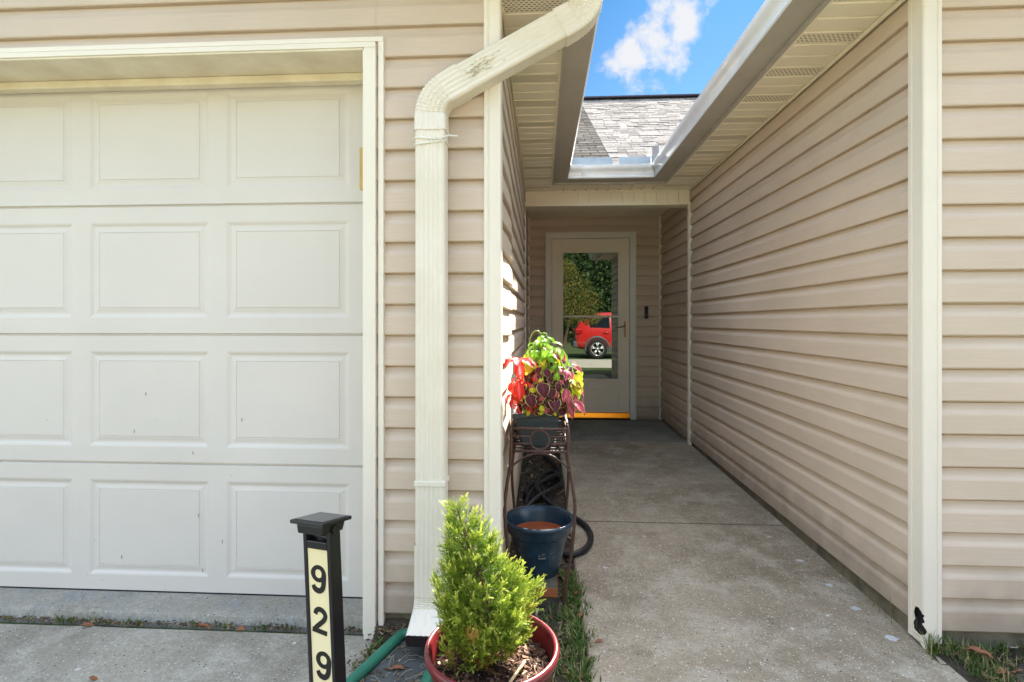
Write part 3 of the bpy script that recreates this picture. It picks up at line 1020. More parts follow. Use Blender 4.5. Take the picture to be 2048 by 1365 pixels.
deck(rl, [(-4.0, YR, ZE - 0.02 + PIT * (YR - YFB + 0.07)), (5.6, YR, ZE - 0.02 + PIT * (YR - YFB + 0.07)), (5.6, YR + 4, ZE), (-4.0, YR + 4, ZE)])
roof = rl.build('roof', M['shingle3'], house)
for (xa_, za_), (xb_, zb_) in (((0.140, 2.430), (-3.2, 3.41)), ((-3.2, 3.41), (-6.6, 2.39)), ((0.996, 2.430), (4.4, 3.43)), ((4.4, 3.43), (8.0, 2.39))):
    b = MB()
    y0_, y1_ = YF - 0.262, YF - 0.2505
    b.loft([[(x, y0_, z - 0.150), (x, y1_, z - 0.150), (x, y1_, z - 0.004), (x, y0_, z - 0.004)] for x, z in ((xa_, za_), (xb_, zb_))], True, True)
    b.build('rake_board', M['trim'], house)
    b = MB()
    b.add([(xa_, YF - 0.25, za_ - 0.075), (xb_, YF - 0.25, zb_ - 0.075), (xb_, YF, zb_ - 0.075), (xa_, YF, za_ - 0.075)], [(0, 1, 2, 3)])
    b.build('rake_soffit', M['soffit'], house)
# gable ends
b = MB()
for pts in ([(-6.4, 2.6), (0.0, 2.6), (-3.2, 3.40)], [(1.1, 2.6), (7.8, 2.6), (4.4, 3.42)]):
    b.add([(x, YF, z) for x, z in pts], [(0, 1, 2)])
b.build('gable', M['siding'], house)
# shingle courses on the rear roof
def rp(x, s_, up=0.0):         # point on the rear slope: s_ = distance up the slope
    c_ = 1 / math.sqrt(1 + PIT * PIT); sn = PIT * c_
    return Vector((x, YFB - 0.07 + s_ * c_ - up * sn, ZE - 0.018 + s_ * sn + up * c_))
def valley_x(s_):              # the cut valley line runs up to the left
    return 0.605 - 0.012 * s_
SL = (YR - YFB + 0.07) * math.sqrt(1 + PIT * PIT)
EXP = 0.105
A = MB(); Bm = MB()
nrow = int(SL / EXP)
for i in range(nrow + 1):
    s0 = i * EXP; s1 = min(s0 + EXP + 0.02, SL)
    xv = valley_x(s0)
    # laminated shingles right of the valley
    x = xv + rnd.uniform(0, 0.01)
    first = True
    while x < 2.6:
        w = rnd.uniform(0.07, 0.19)
        th = rnd.choice([0.004, 0.005, 0.008, 0.011])
        x2 = x + w
        xx0 = x if not first else xv
        ds = rnd.uniform(-0.006, 0.006)
        tn = rnd.random()
        p = [rp(xx0, s0 + ds, th), rp(x2 - 0.004, s0 + ds, th), rp(x2 - 0.004 - (0.0), s1, 0.006), rp(xx0 if not first else valley_x(s1), s1, 0.006)]
        q = [rp(xx0, s0 + ds, 0), rp(x2 - 0.004, s0 + ds, 0)]
        A.add(p + q, [(0, 1, 2, 3), (4, 5, 1, 0)], tn)
        first = False
        x = x2
    # three-tab strip left of it
    x = xv
    off = (i % 2) * 0.08
    while x > -0.9:
        x2 = xv - off - 0.155 * (math.floor((xv - off - x) / 0.155 + 1e-6) + 1)
        p = [rp(x2 + 0.004, s0, 0.007), rp(x - 0.004, s0, 0.007), rp(x - 0.004, s1, 0.0035), rp(x2 + 0.004, s1, 0.0035)]
        q = [rp(x2 + 0.004, s0, 0), rp(x - 0.004, s0, 0)]
        Bm.add(p + q, [(0, 1, 2, 3), (4, 5, 1, 0)], rnd.random())
        x = x2
A.build('shingles', M['shingle'], roof)
Bm.build('shingles', M['shingle3'], roof)
b = MB()
for xx in range(0, 30):
    x = -1.2 + xx * 0.16
    if x > 3: break
    b.obox(rp(x, SL - 0.02, 0.03), (0.078, 0, 0), (0, 0.05, 0.0), (0, 0.0, 0.010))
b.build('ridge_cap', M['ridge'], roof)

# porch beam and trims ----------------------------------------------------------
b = MB()
rings = []
x = XL + 0.004
zb, ztp = 2.172, ZS - 0.002
b.box(XL + 0.004, YP, 2.158, XR - 0.004, YP + 0.14, 2.175)
b.box(XL + 0.004, YP - 0.006, 2.158, XR - 0.004, YP - 0.0002, 2.180)
b.box(XL + 0.004, YP - 0.006, 2.280, XR - 0.004, YP - 0.0002, ZS - 0.002)
st = []
x = XL + 0.0045
while x < XR - 0.005:
    for xx, yy in ((x, 0.0), (x + 0.0935, 0.0), (x + 0.0938, 0.0125), (x + 0.0980, 0.0125)):
        if xx < XR - 0.005: st.append((xx, YP + 0.001 + yy))
    x += 0.0983
b.loft([[(xx, yy, 2.1755) for xx, yy in st], [(xx, yy, 2.281) for xx, yy in st]], closed=False)
b.build('beam', M['soffit'], house)
b = MB()
b.box(XL + 0.01, YP + 0.0140, 2.176, XR - 0.01, YP + 0.13, 2.29)
b.build('beam_core', M['soffit'], house)
b = MB()
b.quad((XL, YP + 0.13, 2.30), (XR, YP + 0.13, 2.30), (XR, YB, 2.30), (XL, YB, 2.30))
b.build('porch_ceiling', M['soffit'], house)
def trim_bar(x0, y0, x1, y1, z0, z1):
    q = MB(); q.box(x0, y0, z0, x1, y1, z1)
    q.build('trim', M['trim'], house, bevel=0.002)
trim_bar(XR - 0.034, 4.717, XR + 0.004, 4.763, 0.02, 2.157)
trim_bar(XR - 0.024, YB - 0.030, XR + 0.004, YB - 0.0195, 0.034, 2.29)
trim_bar(XL - 0.002, 4.722, XL + 0.024, 4.772, 0.0, 2.157)
trim_bar(XL + 0.001, YB - 0.032, XL + 0.030, YB - 0.0195, 0.034, 2.29)
trim_bar(DX1 + 0.002, YB - 0.028, DX1 + 0.014, YB - 0.0195, 0.034, 2.115)

# entry door -------------------------------------------------------------------
YDo = YB - 0.035
b = MB()
b.box(DX0, YDo - 0.012, 0.034, DX0 + 0.062, YB - 0.001, 2.113)
b.box(DX1 - 0.062, YDo - 0.012, 0.034, DX1, YB - 0.001, 2.113)
b.box(DX0 + 0.0622, YDo - 0.012, 2.052, DX1 - 0.0622, YB - 0.001, 2.113)
b.box(DX0 - 0.010, YDo - 0.02, 0.034, DX0 + 0.014, YDo - 0.0122, 2.12)
b.box(DX1 - 0.014, YDo - 0.02, 0.034, DX1 + 0.010, YDo - 0.0122, 2.12)
b.box(DX0 + 0.0142, YDo - 0.02, 2.096, DX1 - 0.0142, YDo - 0.0122, 2.12)
b.build('door_frame', M['casing'], house, bevel=0.003)
SX0, SX1 = DX0 + 0.066, DX1 - 0.066
SZ0, SZ1 = 0.110, 2.048
GX0g, GX1g = SX0 + 0.124, SX1 - 0.124
GZ0, GZ1 = 0.485, 1.890
sd = MB()
ft, bk = YDo - 0.004, YDo + 0.030
sd.box(SX0, ft, SZ0, GX0g, bk, SZ1)
sd.box(GX1g, ft, SZ0, SX1, bk, SZ1)
sd.box(GX0g + 0.0002, ft, GZ1, GX1g - 0.0002, bk, SZ1)
sd.box(GX0g + 0.0002, ft, SZ0, GX1g - 0.0002, bk, GZ0)
storm = sd.build('storm_door', M['frontdoor'], house, bevel=0.002)
b = MB()
m_ = 0.034
for x0, z0, x1, z1 in ((GX0g - m_, GZ0 - m_, GX0g, GZ1 + m_), (GX1g, GZ0 - m_, GX1g + m_, GZ1 + m_), (GX0g + 0.0003, GZ1, GX1g - 0.0003, GZ1 + m_), (GX0g + 0.0003, GZ0 - m_, GX1g - 0.0003, GZ0)):
    b.box(x0, ft - 0.008, z0, x1, ft - 0.0004, z1)
b.box(GX0g + 0.0005, ft - 0.006, 1.166, GX1g - 0.0005, ft + 0.016, 1.190)
b.build('glass_frame', M['frontdoor'], storm, bevel=0.003)
b = MB()      # kick panel moulding
kx0, kx1, kz0, kz1 = SX0 + 0.10, SX1 - 0.10, SZ0 + 0.05, GZ0 - 0.095
for x0, z0, x1, z1 in ((kx0, kz0, kx1, kz0 + 0.014), (kx0, kz1 - 0.014, kx1, kz1), (kx0, kz0 + 0.0142, kx0 + 0.014, kz1 - 0.0142), (kx1 - 0.014, kz0 + 0.0142, kx1, kz1 - 0.0142)):
    b.box(x0, ft - 0.006, z0, x1, ft - 0.0004, z1)
b.build('kick_panel', M['frontdoor'], storm, bevel=0.002)
b = MB()
b.box(GX0g, ft + 0.010, GZ0, GX1g, ft + 0.014, GZ1)
b.build('glass', M['glass'], storm)
b = MB()
hx = SX1 - 0.050
b.obox((hx, ft - 0.004, 1.035), (0.0095, 0, 0), (0, 0.004, 0), (0, 0, 0.088))
b.build('handle', M['brass'], storm, bevel=0.003)
b = MB()
b.tube([(hx, ft - 0.006, 1.075), (hx, ft - 0.04, 1.075), (hx - 0.015, ft - 0.048, 1.073), (hx - 0.06, ft - 0.048, 1.058), (hx - 0.085, ft - 0.046, 1.060)], [0.006, 0.006, 0.007, 0.006, 0.005], 8)
b.build('lever', M['bronze'], storm, smooth=True)
for z in (0.32, 0.95, 1.70):
    b = MB()
    b.tube([(SX0 - 0.004, ft - 0.006, z - 0.04), (SX0 - 0.004, ft - 0.006, z + 0.04)], 0.006, 8)
    b.build('hinge', M['casing'], storm)
b = MB()
b.loft([[(x, ft - 0.030, 0.0552), (x, ft - 0.0285, 0.059), (x, ft - 0.0165, 0.105), (x, ft - 0.014, 0.1075), (x, bk, 0.1075), (x, bk, 0.0552)] for x in (SX0 + 0.002, SX1 - 0.002)], True, True)
o = b.build('sweep', M['threshold'], storm)
recalc(o)
b = MB()
b.box(SX0 - 0.004, ft - 0.05, 0.033, SX1 + 0.004, bk, 0.0545)
b.build('threshold', M['bronze'], house, bevel=0.003)

# doorbell (a thing fixed to the siding beside the door)
db = empty('doorbell', (1.158, YB - 0.02, 1.16))
tag(db, 'small black video doorbell on the siding right of the storm door', 'doorbell')
b = MB(); b.box(1.138, YB - 0.044, 1.155, 1.178, YB - 0.015, 1.292)
b.build('body', M['black'], db, bevel=0.006)
b = MB(); b.tube([(1.158, YB - 0.0465, 1.19), (1.158, YB - 0.043, 1.19)], 0.012, 20)
b.build('button', pmat('bell_ring', (0.09, 0.09, 0.10), 0.3), db)
b = MB(); b.tube([(1.158, YB - 0.0465, 1.262), (1.158, YB - 0.043, 1.262)], 0.010, 20)
b.build('lens', M['solar'], db)

# downspout ----------------------------------------------------------------------
def ds_section(wa=0.0525, wb=0.038, flutes=5, amp=0.0030, n=10):
    """(a, b) outline: a across the wide face, b>0 towards the front"""
    pts = []
    r = 0.012
    def arc(cx, cy, a0, a1, k=5):
        return [(cx + r * math.cos(a0 + (a1 - a0) * i / k), cy + r * math.sin(a0 + (a1 - a0) * i / k)) for i in range(k + 1)]
    pts += arc(wa - r, -wb + r, -math.pi / 2, 0)
    for i in range(1, 12):
        s_ = i / 12
        pts.append((wa - 0.0018 * (0.5 - 0.5 * math.cos(2 * math.pi * 3 * s_)), -wb + r + (2 * wb - 2 * r) * s_))
    pts += arc(wa - r, wb - r, 0, math.pi / 2)
    N = flutes * n
    for i in range(1, N):
        s_ = i / N
        a_ = (wa - r) * (1 - 2 * s_)
        pts.append((a_, wb - amp * (0.5 - 0.5 * math.cos(2 * math.pi * flutes * s_)) ** 0.8))
    pts += arc(-wa + r, wb - r, math.pi / 2, math.pi)
    pts += arc(-wa + r, -wb + r, math.pi, 1.5 * math.pi)
    return pts
SEC = ds_section()
SECX = ds_section(0.0540, 0.0395)
def sweep(stations, sec, name, parent, mat=M['spout']):
    mb = MB()
    mb.loft([[p + a_ * fa * A_ + b_ * fb * B_ for a_, b_ in sec] for p, A_, B_, fa, fb in stations], closed=True)
    return mb.build(name, mat, parent, auto=50)
YS = 1.838
FR = Vector((0, -1, 0))
xd = -0.389
ang = math.atan(0.53)             # rise of the offset run
dv = Vector((0, 0, 1)); dsl = Vector((math.cos(ang), 0, math.sin(ang)))
C1 = Vector((xd, YS, 1.905)); C2 = Vector((0.158, YS, 1.905 + 0.547 * 0.53))
def acrossof(t): return t.cross(FR) * -1   # a-axis so that +a is to the right for an upward run
def straight(p, q, sec, name, parent, f=1.0):
    t = (q - p).normalized()
    A_ = t.cross(Vector((0, 1, 0))).normalized() * -1
    if A_.dot(Vector((1, 0, -1))) < 0: A_ = -A_
    return sweep([(p, A_, FR, f, f), (q, A_, FR, f, f)], sec, name, parent)
ds_main = straight(Vector((xd, YS, 0.17)), Vector((xd, YS, 1.79)), SEC, 'downspout', house)
def elbow(C, d0, d1, rad, name, lead0, lead1, sgn):
    th = math.acos(max(-1, min(1, d0.dot(d1))))
    tl = rad * math.tan(th / 2)
    st = []
    A0 = d0.cross(Vector((0, 1, 0))).normalized() * -1
    if A0.dot(Vector((1, 0, -1))) < 0: A0 = -A0
    A1 = d1.cross(Vector((0, 1, 0))).normalized() * -1
    if A1.dot(Vector((1, 0, -1))) < 0: A1 = -A1
    st.append((C - d0 * (tl + lead0), A0, FR, 0.97, 0.97))
    st.append((C - d0 * (tl + lead0), A0, FR, 1.045, 1.045))
    st.append((C - d0 * (tl + 0.001), A0, FR, 1.02, 1.02))
    n = 44
    side = (d1 - d0 * d0.dot(d1)).normalized()
    O = C - d0 * tl + side * rad
    for i in range(n + 1):
        a = th * i / n
        radial = -side * math.cos(a) + d0 * math.sin(a)
        p = O + radial * rad
        tg = d0 * math.cos(a) + side * math.sin(a)
        A_ = tg.cross(Vector((0, 1, 0))).normalized() * -1
        if A_.dot(A0) < 0: A_ = -A_
        pl = 1.0 if (i % 4) in (0, 1) else 0.925
        if i < 3 or i > n - 3: pl = 1.0
        st.append((p, A_, FR, 1.01 * (0.6 + 0.4 * pl), 1.01 * pl))
    st.append((C + d1 * (tl + 0.001), A1, FR, 1.02, 1.02))
    st.append((C + d1 * (tl + lead1), A1, FR, 1.045, 1.05))
    st.append((C + d1 * (tl + lead1), A1, FR, 0.97, 0.97))
    return sweep(st, SECX if sgn else SEC, name, ds_main), C - d0 * tl, C + d1 * tl
e1, _, eend1 = elbow(C1, dv, dsl, 0.105, 'elbow', 0.055, 0.065, 1)
e2, est2, _ = elbow(C2, dsl, dv, 0.100, 'elbow', 0.050, 0.05, 1)
straight(eend1 + dsl * 0.05, est2 - dsl * 0.03, SEC, 'offset_run', ds_main)
straight(C2 + dv * 0.07, Vector((0.158, YS, ZG + 0.002)), SEC, 'outlet', ds_main)
# foot elbow kicks towards the drive
X_ = Vector((1, 0, 0))
st = []
st.append((Vector((xd, YS, 0.345)), X_, FR, 1.03, 1.03))
for i in range(23):
    a = R(66) * i / 22
    rad = 0.070
    p = Vector((xd, YS - rad + rad * math.cos(a) - 0.0, 0.165 - rad * math.sin(a)))
    Bv = Vector((0, -math.cos(a), math.sin(a)))
    pl = 1.0 if (i // 2) % 2 == 0 else 0.89
    st.append((p, X_, Bv, 1.03, 1.02 * pl))
tgd = Vector((0, -math.sin(R(66)), -math.cos(R(66))))
pe = st[-1][0]; Bv = st[-1][2]
for k, f, fb in ((0.02, 1.03, 0.98), (0.06, 1.06, 0.85), (0.098, 1.11, 0.66)):
    st.append((pe + tgd * k + Vector((0.003 * k / 0.1, 0, 0)) + Bv * 0.038 * (1 - fb), X_, Bv, f, fb))
sweep(st, SECX, 'elbow', ds_main)
b = MB()
pm = st[-1][0] + tgd * 0.001 - Bv * 0.003
b.obox(pm, (0.0605, 0, 0), Bv * 0.0240, tgd * 0.0012)
b.build('mouth', M['dark'], ds_main)
b = MB()      # bracket band low on the pipe and cable tie near the top
b.box(xd - 0.0545, YS - 0.0398, 0.548, xd + 0.0545, YS + 0.045, 0.566)
b.build('bracket', M['spout'], ds_main, bevel=0.002)
b = MB()
for k, (z, tw) in enumerate(((1.742, 0.006), (1.756, -0.004))):
    loop = [(xd + 1.03 * a_, YS - 1.03 * b_, z + tw * a_ / 0.05) for a_, b_ in SEC[::2]]
    b.tube(loop, 0.0042, 6, loop=True)
b.tube([(xd + 0.045, YS - 0.044, 1.752), (xd + 0.066, YS - 0.050, 1.760), (xd + 0.100, YS - 0.050, 1.757)], 0.0032, 6)
b.tube([(xd + 0.02, YS - 0.043, 1.757), (xd + 0.045, YS - 0.046, 1.750), (xd + 0.055, YS - 0.045, 1.728)], 0.0016, 6)
b.build('strap', M['tie'], ds_main, smooth=True)
b = MB()      # mildew flecks scraped along the offset run
for _ in range(60):
    s_ = rnd.gauss(0.135, 0.035); a_ = rnd.gauss(0.0, 0.012)
    p = eend1 + dsl * s_ + Vector((-dsl.z, 0, dsl.x)) * a_ + Vector((0, -0.0386, 0))
    L_ = rnd.uniform(0.002, 0.007)
    b.obox(p, dsl * L_, Vector((0, 0.0008, 0)), Vector((-dsl.z, 0, dsl.x)) * 0.0008)
b.build('mildew', pmat('mildew', (0.47, 0.43, 0.29), 0.9), ds_main)['kind'] = 'stuff'

# ------------------------------------------------------------------ address sign
sg = empty('address_sign', (-0.531, 1.300, -0.035))
sg.rotation_euler = Euler((R(0.5), R(-2.6), R(-19.5)), 'XYZ')
tag(sg, 'black solar stake sign with cream panel reading 929 beside the drive', 'address sign')
# local frame: x along the face to the right, -y out of the face, z up
Wd, Dp, Ht = 0.086, 0.040, 0.657
b = MB()
fr = 0.0105
b.box(-Wd / 2, -Dp / 2, 0, -Wd / 2 + fr, Dp / 2, Ht - 0.026)
b.box(Wd / 2 - fr, -Dp / 2, 0, Wd / 2, Dp / 2, Ht - 0.026)
b.box(-Wd / 2 + fr + 0.0001, -Dp / 2, Ht - 0.072, Wd / 2 - fr - 0.0001, Dp / 2, Ht - 0.052)
b.box(-Wd / 2 + fr + 0.0001, -Dp / 2 + 0.012, 0.0, Wd / 2 - fr - 0.0001, Dp / 2 - 0.002, Ht - 0.0725)
b.build('frame', M['black'], sg, local=True, bevel=0.0022)
b = MB()
b.box(-Wd / 2 + fr + 0.0003, -Dp / 2 + 0.004, 0.05, Wd / 2 - fr - 0.0003, -Dp / 2 + 0.0115, Ht - 0.0728)
panel = b.build('panel', M['lens'], sg, local=True)
b = MB()      # cable loop in the neck and the pivots
b.tube([(-0.03, 0, Ht - 0.030), (-0.018, 0, Ht - 0.046), (0.0, -0.002, Ht - 0.044), (0.018, 0, Ht - 0.048), (0.032, 0, Ht - 0.056)], 0.0055, 8)
b.tube([(Wd / 2 - 0.012, 0.0, Ht - 0.024), (Wd / 2 + 0.004, 0.0, Ht - 0.024)], 0.012, 14)
b.tube([(-Wd / 2 - 0.004, 0.0, Ht - 0.024), (-Wd / 2 + 0.012, 0.0, Ht - 0.024)], 0.012, 14)
b.build('neck', M['black'], sg, local=True, smooth=False)
b = MB()
c_ = 0.053
b.box(-c_, -c_, 0.0165, c_, c_, 0.026)
b.loft([[(-c_ * k, -c_ * k, z), (c_ * k, -c_ * k, z), (c_ * k, c_ * k, z), (-c_ * k, c_ * k, z)] for k, z in ((0.78, 0.0138), (0.72, -0.008))], True, True)
cap = b.build('solar_cap', M['black'], sg, local=True, bevel=0.0025)
cap.location = (0.002, -0.004, Ht - 0.024)
cap.rotation_euler = (R(-9), 0, 0)
b = MB()
b.box(-c_ * 0.86, -c_ * 0.86, 0.0262, c_ * 0.86, c_ * 0.86, 0.0272)
b.build('solar_cell', M['solar'], cap, local=True)

def stroke(mb, pts, w, y0, y1):
    """flat bold stroke through (x, z) points"""
    P = [Vector((p[0], p[1])) for p in pts]
    ww = w if isinstance(w, list) else [w] * len(P)
    rings = []
    for i, p in enumerate(P):
        t = (P[min(i + 1, len(P) - 1)] - P[max(i - 1, 0)]).normalized()
        n_ = Vector((-t.y, t.x)) * ww[i] * 0.5
        a_, b_ = p + n_, p - n_
        rings.append([(a_.x, y0, a_.y), (b_.x, y0, b_.y), (b_.x, y1, b_.y), (a_.x, y1, a_.y)])
    mb.loft(rings, True, True)
def digit(ch, x, z, h, tilt, parent):
    mb = MB()
    y0, y1 = -0.0011, 0.0
    w = h * 0.68
    sw = h * 0.185
    if ch == '9':
        rx, rz, czz = w * 0.5 - sw * 0.5, h * 0.31 - sw * 0.42, h * 0.19
        stroke(mb, [(rx * math.cos(R(a)), czz + rz * math.sin(R(a))) for a in range(0, 361, 12)], [sw * (1.05 - 0.25 * abs(math.sin(R(a)))) for a in range(0, 361, 12)], y0, y1)
        tail = [(rx, czz), (rx, czz - h * 0.12), (rx * 0.92, -h * 0.20), (rx * 0.70, -h * 0.335), (rx * 0.25, -h * 0.415), (-rx * 0.30, -h * 0.41), (-rx * 0.72, -h * 0.35), (-rx * 0.95, -h * 0.25)]
        pts = [(p.x, p.y) for p in catmull([(a_, b_, 0) for a_, b_ in tail], 6)]
        stroke(mb, pts, [sw * 1.05] * (len(pts) - 8) + [sw * (1.0 - 0.02 * k) for k in range(8)], y0 - 0.0002, y1)
    else:
        rx = w * 0.5 - sw * 0.5
        tp = [(-rx, h * 0.20), (-rx * 0.86, h * 0.33), (-rx * 0.40, h * 0.415), (rx * 0.25, h * 0.41), (rx * 0.80, h * 0.32), (rx * 0.95, h * 0.19), (rx * 0.62, h * 0.03), (0.0, -h * 0.13), (-rx * 0.60, -h * 0.28), (-rx * 0.98, -h * 0.40)]
        pts = [(p.x, p.y) for p in catmull([(a_, b_, 0) for a_, b_ in tp], 5)]
        stroke(mb, pts, sw, y0 - 0.0002, y1)
        stroke(mb, [(-w * 0.5, -h * 0.415), (w * 0.53, -h * 0.415)], sw * 0.95, y0, y1)
    o = mb.build('digit', M['number'], parent, local=True)
    recalc(o)
    o.location = (x, -Dp / 2 + 0.0039, z)
    o.rotation_euler = Euler((0, R(tilt), 0), 'XYZ')
    return o
digit('9', -0.0005, Ht - 0.147, 0.070, 3, panel)
digit('2', -0.0005, Ht - 0.251, 0.066, 7, panel)
digit('9', 0.0040, Ht - 0.362, 0.070, 5, panel)

# ------------------------------------------------------------------ red pot with cedar
PX, PY = -0.128, 1.345
ZR = 0.262                          # rim height
rp_root = empty('flower_pot', (PX, PY, 0.012))
tag(rp_root, 'round glazed red pot full of bark soil, holding the little cedar', 'flower pot')
b = MB()
z0 = 0.018
prof = [(0.0, 0.0), (0.100, 0.0), (0.108, 0.004), (0.118, 0.05), (0.134, 0.12), (0.148, 0.18), (0.157, 0.225), (0.160, 0.240), (0.166, 0.246), (0.1715, 0.256), (0.1728, 0.266), (0.1705, 0.273), (0.166, 0.2765), (0.161, 0.2745), (0.158, 0.268), (0.155, 0.255), (0.150, 0.22), (0.146, 0.19)]
b.lathe(prof, (PX, PY, z0), 96)
b.build('pot_body', M['redpot'], rp_root, smooth=True)
b = MB()
n = 40
rows = [[(PX + 0.147 * r / 14 * math.cos(2 * math.pi * k / n), PY + 0.147 * r / 14 * math.sin(2 * math.pi * k / n),
          0.230 + 0.010 * (1 - r / 14) + 0.007 * mnoise.noise((r * 0.9 * math.cos(2 * math.pi * k / n), r * 0.9 * math.sin(2 * math.pi * k / n), 1))) for k in range(n)] for r in range(15)]
b.loft(rows)
b.build('soil', M['soil'], rp_root, smooth=True)
b = MB()
for _ in range(3600):
    r = 0.145 * math.sqrt(rnd.random()); a = rnd.uniform(0, 2 * math.pi)
    c = Vector((PX + r * math.cos(a), PY + r * math.sin(a), 0.232 + 0.010 * (1 - r / 0.147) + rnd.uniform(0, 0.007)))
    L_ = rnd.choice([0.0015, 0.002, 0.003, 0.004, 0.009])
    e = Euler((rnd.uniform(-0.6, 0.6), rnd.uniform(-0.6, 0.6), rnd.uniform(0, 6.3)))
    b.obox(c, e.to_matrix() @ Vector((L_, 0, 0)), e.to_matrix() @ Vector((0, L_ * rnd.uniform(0.3, 0.7), 0)), e.to_matrix() @ Vector((0, 0, 0.0014)), rnd.random())
o = b.build('bark_chips', M['mulch'], rp_root)
o['kind'] = 'stuff'
b = MB()
b.tube(catmull([(PX + 0.035, PY - 0.135, 0.250), (PX + 0.048, PY - 0.10, 0.256), (PX + 0.062, PY - 0.06, 0.254), (PX + 0.078, PY - 0.03, 0.258), (PX + 0.085, PY + 0.0, 0.252)], 6), [0.004] * 24 + [0.002], 6)
tw = b.build('twig', M['twig'], origin=(PX + 0.06, PY - 0.07, 0.23), smooth=True)
tag(tw, 'pale crooked twig lying on the soil of the red pot', 'twig')

# cedar: radius and centre by height (metres above the soil, measured sideways from the pot centre)
cz0 = 0.238
CED = [(-0.010, -0.005, 0.022), (0.02, -0.022, 0.068), (0.055, -0.026, 0.090), (0.10, -0.020, 0.106), (0.15, -0.020, 0.109), (0.20, -0.028, 0.102), (0.25, -0.044, 0.083), (0.30, -0.055, 0.074), (0.35, -0.068, 0.055), (0.40, -0.086, 0.034), (0.432, -0.096, 0.014)]
def ced(h):
    for (h0, x0, r0), (h1, x1, r1) in zip(CED, CED[1:]):
        if h0 <= h <= h1:
            k = (h - h0) / (h1 - h0)
            return x0 + (x1 - x0) * k, r0 + (r1 - r0) * k
    return CED[-1][1], CED[-1][2]
cr = empty('cedar_shrub', (PX, PY, cz0 - 0.01))
tag(cr, 'small bright green feathery cedar leaning left in the red pot', 'shrub')
b = MB()
b.tube(catmull([(PX, PY, cz0 - 0.01), (PX - 0.008, PY, cz0 + 0.08), (PX - 0.02, PY, cz0 + 0.18), (PX - 0.06, PY, cz0 + 0.30), (PX - 0.09, PY, cz0 + 0.40)], 6), [0.013 - 0.0115 * i / 24 for i in range(25)], 8)
for k in range(26):
    h = rnd.uniform(0.03, 0.34); cx, r = ced(h)
    a = rnd.uniform(0, 6.28)
    p = Vector((PX + cx * h / 0.4, PY, cz0 + h - 0.02))
    q = Vector((PX + cx + 0.75 * r * math.cos(a), PY + 0.75 * r * math.sin(a), cz0 + h + 0.035))
    b.tube([p, p.lerp(q, 0.5) + Vector((0, 0, -0.008)), q], [0.003, 0.0022, 0.001], 5)
b.build('trunk', M['bark'], cr, smooth=True)
b = MB()
def spray(base, d, L_, tone):
    """one flat feathery spray: a curved axis with short scale-leaf branchlets on both sides"""
    d = d.normalized()
    side = d.cross(Vector((rnd.uniform(-1, 1), rnd.uniform(-1, 1), rnd.uniform(-1, 1))))
    if side.length < 0.1: side = d.orthogonal()
    side.normalize()
    nrm = d.cross(side)
    curl = rnd.uniform(-0.9, 1.3)
    n = 6
    P = []
    dd = d.copy(); p = base.copy()
    for i in range(n + 1):
        P.append(p.copy())
        dd = (dd + nrm * curl * 0.16 + Vector((0, 0, 0.03))).normalized()
        p = p + dd * (L_ / n)
    w = 0.00095
    for i in range(n):
        w0 = w * (1 - i / (n + 1)); w1 = w * (1 - (i + 1) / (n + 1))
        t0 = tone * (0.72 + 0.28 * i / n); t1 = tone * (0.72 + 0.28 * (i + 1) / n)
        if tone < 0.12: t0 = t1 = tone
        b.add([P[i] - side * w0, P[i] + side * w0, P[i + 1] + side * w1, P[i + 1] - side * w1], [(0, 1, 2, 3)], [t0, t0, t1, t1])
        b.add([P[i] - nrm * w0, P[i] + nrm * w0, P[i + 1] + nrm * w1, P[i + 1] - nrm * w1], [(0, 1, 2, 3)], [t0, t0, t1, t1])
        if i >= 1:
            for sg_ in (-1, 1):
                l2 = L_ * rnd.uniform(0.16, 0.34) * (1 - 0.12 * i)
                bd = (P[i + 1] - P[i]).normalized()
                e = (bd * 0.9 + side * sg_ * 0.75 + nrm * rnd.uniform(-0.35, 0.35)).normalized()
                q = P[i] + e * l2
                wv = bd.cross(e).cross(e).normalized() * 0.00085
                b.add([P[i] - wv, P[i] + wv, q + wv * 0.35 + bd * l2 * 0.15, q - wv * 0.35 + bd * l2 * 0.15], [(0, 1, 2, 3)], [t0, t0, min(1, t1 * 1.08), min(1, t1 * 1.08)])
def frond(base, d, L_, tone, nsp):
    """a flat fan: short sprays set alternately along a curved twig"""
    d = d.normalized()
    side = d.cross(Vector((rnd.uniform(-1, 1), rnd.uniform(-1, 1), rnd.uniform(-1, 1))))
    side = side.normalized() if side.length > 0.1 else d.orthogonal().normalized()
    nrm = d.cross(side)
    dd = d.copy(); p = base.copy()
    bend = rnd.uniform(-0.5, 0.9)
    for i in range(nsp):
        k = i / nsp
        dd = (dd + nrm * bend * 0.06 + Vector((0, 0, 0.02))).normalized()
        p = p + dd * (L_ / nsp)
        sg_ = 1 if i % 2 else -1
        e = dd * rnd.uniform(0.7, 1.2) + side * sg_ * rnd.uniform(0.5, 1.0) * (1 - 0.5 * k) + nrm * rnd.uniform(-0.4, 0.4)
        tn = tone if tone < 0.12 else min(1.0, tone * (0.62 + 0.55 * k) + rnd.uniform(-0.06, 0.10))
        spray(p, e, (0.017 + 0.016 * math.sin(math.pi * min(1, k + 0.25))) * rnd.uniform(0.75, 1.25), tn)
    spray(p, dd, 0.024, 1.0 if tone > 0.12 else tone)
